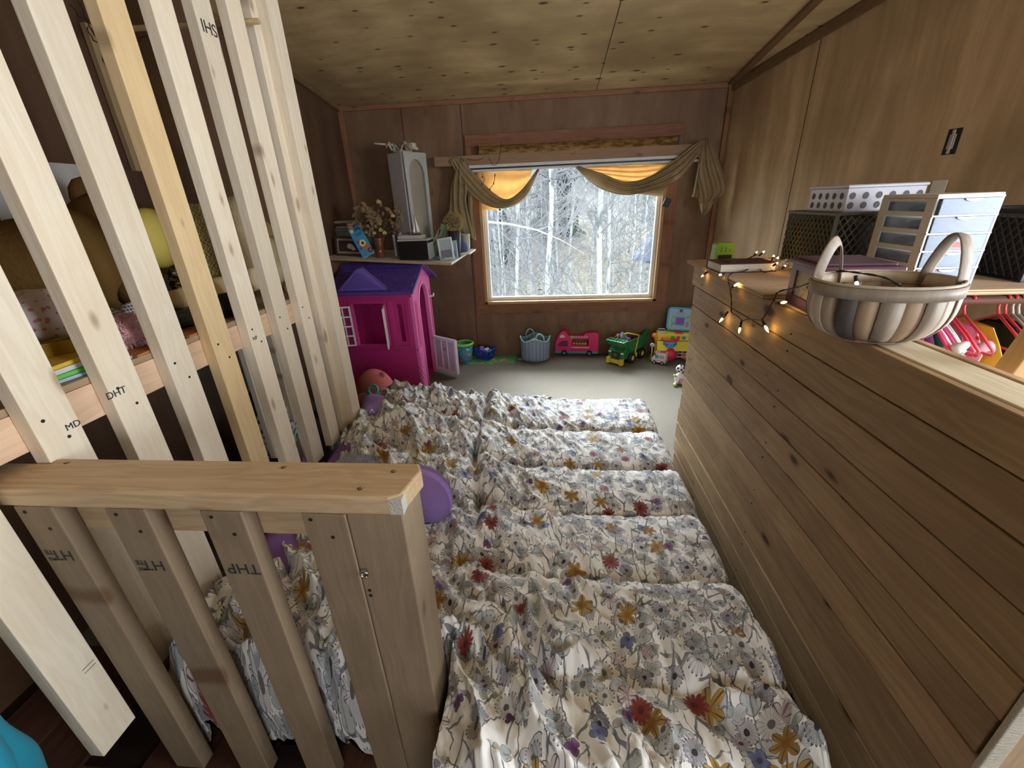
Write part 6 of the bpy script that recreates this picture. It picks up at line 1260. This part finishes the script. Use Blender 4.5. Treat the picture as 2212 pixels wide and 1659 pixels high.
pos = ('nearest the basket', 'second from the basket', 'third from the basket', 'fourth from the basket', 'fifth from the basket', 'sixth from the basket', 'seventh from the basket', 'eighth from the basket', 'left of the grey hangers', 'touching the grey hangers', 'first of the grey ones', 'in the middle of the grey ones', 'at the right edge of the picture')
for i, (x, c, n_, lb_) in enumerate(hs): hanger(x, c, n_ + str(i), lb_ + ' on the rod, ' + pos[i], ry=-.06 + .02 * (i % 4))
def dress(x, m, label, z1=.55, w=.26, th=.030, yoff=0, name='child_dress', ry=-.05):
    def f(u, v):
        a = 2 * PI * u; z = -.125 - z1 * v; ww = w * (.46 + .30 * v) * (1 - .25 * math.exp(-((v - .25) / .12) ** 2)); r = 1 + .10 * math.sin(7 * a) * v
        k = min(1, (v + .02) / .10)
        return (th * (.35 + .9 * v) * math.cos(a) * r, yoff + ww * math.sin(a) * r * (.35 + .65 * k) , z + .05 * (1 - k))
    return tag(MB().grid(34, 22, f, wrap=True).obj(name, m, smooth=True, loc=(x, 1.66, 1.105), rot=(0, 0, ry)), label, 'clothes', 'clothes hanging in the closet')
PKC = plain('cloth_pink', (.66, .22, .36), .9); DOT = NT('pink_dot_cloth'); dd = DOT.vor(DOT.obj(), 28); DOTM = DOT.fin(DOT.mix(DOT.mth('LESS_THAN', dd, .22), (.72, .38, .44), (.55, .03, .07)), .9, .1)
dress(1.352, plain('cloth_magenta', (.50, .04, .22), .9), 'magenta child dress half hidden by the basket'); dress(1.385, plain('cloth_violet', (.30, .12, .38), .9), 'violet child top right behind the basket'); dress(1.418, plain('cloth_teal', (.06, .30, .32), .9), 'teal child top on the closet rod', .3)
dress(1.446, plain('cloth_brown', (.22, .11, .06), .95, bump=.8, bs=90), 'brown furry child coat on the closet rod', .45, th=.034); dress(1.480, PKC, 'pink child dress on the closet rod', .5); dress(1.535, DOTM, 'pink dress with red dots in the middle of the rod', .5, th=.036); dress(1.585, plain('cloth_yellow', (.62, .44, .04), .9), 'yellow child dress on the closet rod', .5, w=.30); 
dress(1.66, plain('cloth_black', (.012, .01, .015), .9), 'black garment among the red hangers', .6, w=.30); dress(1.71, plain('cloth_maroon', (.10, .008, .018), .9), 'dark maroon garment at the right end of the rod', .6, w=.34, th=.05)
q = Vector((1.50, 1.575, .945)); mb = MB()
mb.ball((0, 0, 0), (.028, .022, .024), 12).ball((-.022, -.02, .022), (.022, .018, .026), 12, f=lambda x, y, z: .15 * math.sin(8 * z)).ball((.012, -.012, -.03), (.026, .02, .024), 12)
tag(mb.obj('hair_bow', plain('bow_white', (.60, .56, .54), .8), smooth=True, loc=(1.42, 1.54, .955), rot=(.5, .6, .3)), 'white fabric bow hanging beside the white hangers', 'bow')
tag(MB().lathe([(.014, -.03), (.019, 0), (.018, .03), (.008, .035)], 14, M=Matrix.Rotation(1.2, 4, 'Y')).ball((.034, 0, -.008), .017, 12).obj('rolled_scarf', plain('scarf_pink', (.50, .27, .30), .9), smooth=True, loc=(1.535, 1.56, .955)), 'rolled pale pink scarf on the dotted dress', 'scarf')
# ---------------------------------------------------------------- things on the bunk platform
BZ = 1.138
q0 = onx(60, 352, WLX + .004); q1 = onx(222, 560, WLX + .004)
t = thing('wall_poster', 'white poster with a grey painted wing shape on the wall behind the slats', 'poster', (WLX + .004, 1.30, 1.42))
y0_, y1_ = onx(-60, 352, WLX).y, onx(181, 352, WLX).y
MB().box(0, .002, y0_ - 1.30, y1_ - 1.30 + .06, -.22, .275).obj('paper', plain('poster_paper', (.50, .49, .47), .8), t)
MB().prism([(.16, .08), (.20, .22), (.23, .14), (.27, .09), (.31, .02), (.36, -.10), (.34, -.2), (.22, -.2), (.20, -.05)], 0, .002, .0028).obj('grey_shape', plain('poster_grey', (.20, .20, .19), .8), t)
MB().prism([(-.45, -.20), (-.2, -.12), (.0, -.10), (.12, -.2), (.1, -.215), (-.45, -.215)], 0, .002, .0028).obj('dark_shape', plain('poster_dark', (.06, .055, .05), .8), t)
MUS = plain('mustard_plush', (.13, .072, .022), .95, .05, bump=.8, bs=90); YM = plain('yellow_plush', (.62, .50, .12), .9, .05, bump=.4, bs=160); CRM = plain('cream_plush', (.74, .62, .38), .95, .05, bump=.8, bs=80)
a = onx(345, 515, -1.42); t = thing('big_teddy_bear', 'huge mustard plush bear with a round yellow muzzle lying on the bunk', 'plush toy', (-1.50, a.y, BZ))
MB().ball((-.06, -.22, .19), (.17, .24, .20), 26, f=lambda x, y, z: .04 * math.sin(6 * x + 4 * y)).obj('body', MUS, t, smooth=True)
MB().ball((-.12, .03, .27), (.15, .16, .18), 22).obj('head', MUS, t, smooth=True); MB().ball((.06, .0, a.z - BZ), (.075, .085, .105), 22).obj('muzzle', YM, t, smooth=True)
MB().ball((-.16, .02, .43), (.035, .06, .07), 12).obj('ear', MUS, t, smooth=True); MB().tube([(.0, -.1, .22), (.12, -.2, .12), (.16, -.16, .05)], [.06, .055, .045], 12).obj('arm', MUS, t, smooth=True)
a = onx(440, 490, -1.42); mb = MB()
def waf(u, v):
    A_ = PI * (u - .5) * 1.9; z = .02 + .38 * v; r = .135 * (1 - .35 * v * v) * (1 + .05 * math.cos(u * 70) * math.cos(v * 46)); return (.75 * r * math.cos(A_), r * math.sin(A_) * 1.15, z)
mb.grid(130, 90, waf); mb.ball((0, 0, .36), (.07, .09, .05), 12)
s = NT('waffle_yellow'); o = s.obj(); sp = s.n('ShaderNodeSeparateXYZ', {0: s.vm('SCALE', o, 330.0)}); h_ = s.mth('MULTIPLY', s.mth('SINE', sp.outputs[1]), s.mth('SINE', sp.outputs[2])); s.bump(h_, 1.0, .012); WAF = s.fin(s.mix(s.ramp(h_, -.8, .6), (.42, .32, .12), (.74, .62, .30)), .95, .05)
tag(mb.obj('waffle_blanket', WAF, smooth=True, loc=(-1.50, a.y + .02, BZ)), 'heap of pale yellow waffle blanket standing beside the big bear', 'blanket')
def plush(name, label, px, py, x, r, m, parts):
    a = onx(px, py, x); t = thing(name, label, 'plush toy', (x, a.y, BZ))
    k = a.z - BZ
    MB().ball((0, 0, k * .5), (r[0], r[1], max(.03, k * .5)), 20, f=lambda x, y, z: .06 * math.sin(7 * x + 5 * y + 3 * z)).obj('body', m, t, smooth=True)
    for n_, c, rr_ in parts: MB().ball((c[0], c[1], k + c[2]), rr_, 14, f=lambda x, y, z: .05 * math.sin(8 * x + 6 * z)).obj(n_, m, t, smooth=True)
    return t
plush('cream_teddy', 'cream plush bear lying behind the waffle blanket on the bunk', 515, 480, -1.48, (.11, .12, .1), CRM, [('head', (0, .02, .02), (.08, .07, .10)), ('paw', (.08, .06, -.06), (.04, .05, .06))])
plush('cream_lamb', 'cream plush animal slumped at the far end of the bunk', 595, 545, -1.34, (.10, .10, .1), CRM, [('head', (0, -.02, .0), (.07, .065, .08)), ('leg', (.09, .06, -.14), (.04, .07, .045)), ('leg', (.09, -.06, -.16), (.04, .06, .04))])
plush('cream_puppy', 'long cream plush stretched along the front of the bunk', 470, 600, -1.30, (.07, .16, .1), CRM, [('paw', (.02, -.15, -.05), (.05, .07, .045)), ('paw', (.0, .20, -.04), (.05, .07, .05))])
plush('tan_bunny', 'dirty cream plush lying under the yellow muzzle', 400, 620, -1.32, (.07, .11, .08), plain('oat_plush', (.60, .48, .27), .95, .05, bump=.8, bs=80), [('paw', (.03, -.08, -.03), (.04, .06, .035))])
a = onx(88, 680, -1.33); s = NT('rosebud_cotton'); dd = s.vor(s.obj(), 60); RSB = s.fin(s.mix(s.mth('LESS_THAN', dd, .3), (.62, .58, .60), (.50, .22, .28)), .85, .1, )
t = thing('basin_tub', 'mustard yellow tub on the bunk holding the rosebud cushion', 'tub', (-1.33, a.y, BZ)); MB().lathe([(.07, 0), (.095, .02), (.105, .075), (.110, .078), (.100, .078), (.08, .01)], 24).obj('tub', plain('mustard_plastic', (.42, .27, .04), .5), t, smooth=True)
tag(MB().ball((0, 0, 0), (.105, .11, .065), 24, f=lambda x, y, z: .05 * math.sin(9 * x + 5 * z)).obj('round_cushion', RSB, smooth=True, loc=(-1.33, a.y, BZ + .135)), 'round white rosebud print cushion in the yellow tub', 'cushion')
for i, (c, hh, lb_) in enumerate((((.30, .42, .52), .008, 'pale blue book at the bottom of the bunk book pile'), ((.12, .45, .08), .010, 'green book in the lower half of the bunk book pile'), ((.55, .55, .52), .012, 'white book in the middle of the bunk book pile'), ((.62, .42, .05), .010, 'yellow book on top of the bunk book pile'))):
    a = onx(170, 800, -1.22); z = BZ + sum((.008, .010, .012, .010)[:i]) + .0008 * i
    tag(MB().box(-.08, .08, -.10, .10, 0, hh).obj('thin_book', plain('tb%d' % i, c, .5), bevel=.001, loc=(-1.245 - .006 * i, a.y, z), rot=(0, 0, .06 * (i - 1.5))), lb_, 'book', 'books on the bunk')
for px, py, w_, lb_ in ((310, 768, .06, 'thin orange book lying at the bunk edge under the pink fluff'), (420, 745, .05, 'thin orange book lying at the bunk edge in the middle')):
    a = onx(px, py, -1.21); tag(MB().box(-.05, .05, -.08, .08, 0, .006).obj('thin_book', plain('tb_orange', (.40, .15, .05), .6), loc=(-1.205, a.y, BZ), rot=(0, 0, .1)), lb_, 'book', 'books on the bunk')
a = onx(288, 725, -1.24); t = thing('pink_fluff', 'pale pink fluffy slipper toy at the bunk edge', 'plush toy', (-1.25, a.y, BZ + .007)); MB().ball((0, 0, .04), (.06, .075, .042), 18).obj('body', plain('fluff_pink', (.58, .32, .34), .95, bump=.9, bs=90), t, smooth=True); fuzzy(None, 'fur', None, 5, [((0, 0, .04), (.06, .075, .042), 1800)], .016, plain('fluff_pink_hair', (.66, .42, .44), .95), t)
a = onx(275, 665, -1.27); t = thing('sequin_bow', 'white sequinned mesh bow lying on the bunk above the pink fluff', 'bow', (-1.30, a.y, BZ + .085))
s = NT('sequin_mesh'); o = s.obj(); sp = s.n('ShaderNodeSeparateXYZ', {0: s.vm('SCALE', o, 110.0)}); g_ = s.mth('MAXIMUM', s.mth('LESS_THAN', s.mth('FRACT', sp.outputs[1]), .25), s.mth('LESS_THAN', s.mth('FRACT', sp.outputs[2]), .25)); SEQ = s.fin(s.mix(g_, (.10, .10, .14), (.70, .70, .74)), .3, .6)
for sg in (-1, 1): MB().ball((0, sg * .04, .0), (.018, .045, .034), 16).obj('loop', SEQ, t, smooth=True)
MB().ball((0, 0, 0), (.022, .014, .016), 10).obj('knot', SEQ, t, smooth=True)
tag(MB().ball((0, 0, 0), (.05, .08, .042), 14, f=lambda x, y, z: .2 * math.sin(7 * y)).obj('brown_doll_hair', plain('doll_brown', (.16, .07, .05), .9, bump=.6), smooth=True, loc=(-1.32, a.y, BZ + .042)), 'brown doll lying under the sequinned bow', 'doll')
a = onx(372, 690, -1.28); tag(MB().ball((0, 0, .035), (.06, .12, .036), 16, f=lambda x, y, z: .2 * math.sin(9 * x + 7 * y)).obj('dark_purse', plain('dark_green_vinyl', (.04, .055, .045), .3), smooth=True, loc=(-1.28, a.y, BZ)), 'dark green shiny purse on the bunk behind the slats', 'purse')
a = onx(500, 680, -1.24); tag(MB().ball((0, 0, .04), (.05, .12, .042), 16, f=lambda x, y, z: .15 * math.sin(6 * x + 9 * y)).obj('black_cloth', plain('black_cloth', (.012, .011, .012), .9), smooth=True, loc=(-1.22, a.y, BZ)), 'black cloth bundle under the cream plush toys', 'cloth')
# strips seen through the slats, high on the left
LTS = wood('pale_lath', (.55, .42, .24), (.42, .30, .16), axis=2, knot=.2)
a = onx(212, 95, WLX + .02); b = onx(297, 370, WLX + .02); tag(MB().box(WLX + .003, WLX + .028, b.y - .012, b.y + .016, b.z, a.z + .06).obj('lath_strip', LTS, bevel=.002), 'pale lath strip nailed upright on the wall above the bunk', 'lath')
a = onx(200, 66, -1.72); b = ony(560, 46, a.y + .02); q = MB(); q.tube([a, ony(380, 56, a.y + .01), b], .010, 6); tag(q.obj('lath_rail', LTS), 'thin pale rail crossing behind the slats near the ceiling', 'rail')
rr = random.Random(5); ws = MB()
for (c0, c1) in (((150, 8), (215, 85)), ((165, 5), (228, 95)), ((185, 60), (232, 118)), ((305, 60), (330, 100)), ((330, 66), (300, 90)), ((520, 8), (545, 90))):
    n = 9; ws.tube([onx(c0[0] + (c1[0] - c0[0]) * i / n + rr.uniform(-5, 5), c0[1] + (c1[1] - c0[1]) * i / n + rr.uniform(-3, 3), -1.66) for i in range(n + 1)], .0025, 4)
p_ = onx(232, 132, -1.66); ws.ball(p_, (.012, .018, .026), 8)
tag(ws.obj('dark_garland', plain('garland_dark', (.03, .015, .015), .8), kind='stuff'), 'tangled dark wire garland hanging high behind the slats', 'garland')
# clothes under the bunk
s = NT('patterned_blue_cloth'); o = s.obj(); v_ = s.vor(o, 42, out='Color'); CLB = s.fin(s.mix(.55, v_, (.10, .16, .22)), .9, .1)
s = NT('patterned_white_cloth'); o = s.obj(); v_ = s.ramp(s.noise(o, 40, 2), .5, .56); CLW = s.fin(s.mix(v_, (.58, .60, .58), (.10, .16, .15)), .9, .1)
s = NT('patterned_green_cloth'); o = s.obj(); v_ = s.ramp(s.noise(o, 50, 2), .48, .54); CLG = s.fin(s.mix(v_, (.16, .32, .26), (.04, .06, .07)), .9, .1)
def heap(px, py, x, r, m, label, name='folded_clothes', seed=0):
    a = onx(px, py, x)
    return tag(MB().ball((0, 0, 0), r, 22, f=lambda x_, y_, z_: .16 * math.sin(8 * x_ + 3 * z_ + seed) * math.cos(9 * z_ + seed)).obj(name, m, smooth=True, loc=a), label, 'clothes', 'clothes heaped under the bunk')
heap(556, 815, -1.50, (.07, .08, .10), CLB, 'blue patterned garment at the top of the heap under the bunk', seed=1)
heap(572, 880, -1.46, (.08, .09, .12), plain('navy_rag', (.04, .06, .10), .9), 'navy garment lower in the heap under the bunk', seed=2)
heap(628, 825, -1.44, (.05, .06, .07), CLB, 'small blue garment hanging apart under the bunk', seed=5)
heap(600, 925, -1.42, (.10, .13, .16), CLW, 'white patterned garment in front of the heap under the bunk', seed=3)
heap(648, 945, -1.38, (.07, .08, .14), CLG, 'green patterned garment at the foot of the heap', seed=4)
for nm, a0, a1 in (('heap_base', -1.60, 0),):
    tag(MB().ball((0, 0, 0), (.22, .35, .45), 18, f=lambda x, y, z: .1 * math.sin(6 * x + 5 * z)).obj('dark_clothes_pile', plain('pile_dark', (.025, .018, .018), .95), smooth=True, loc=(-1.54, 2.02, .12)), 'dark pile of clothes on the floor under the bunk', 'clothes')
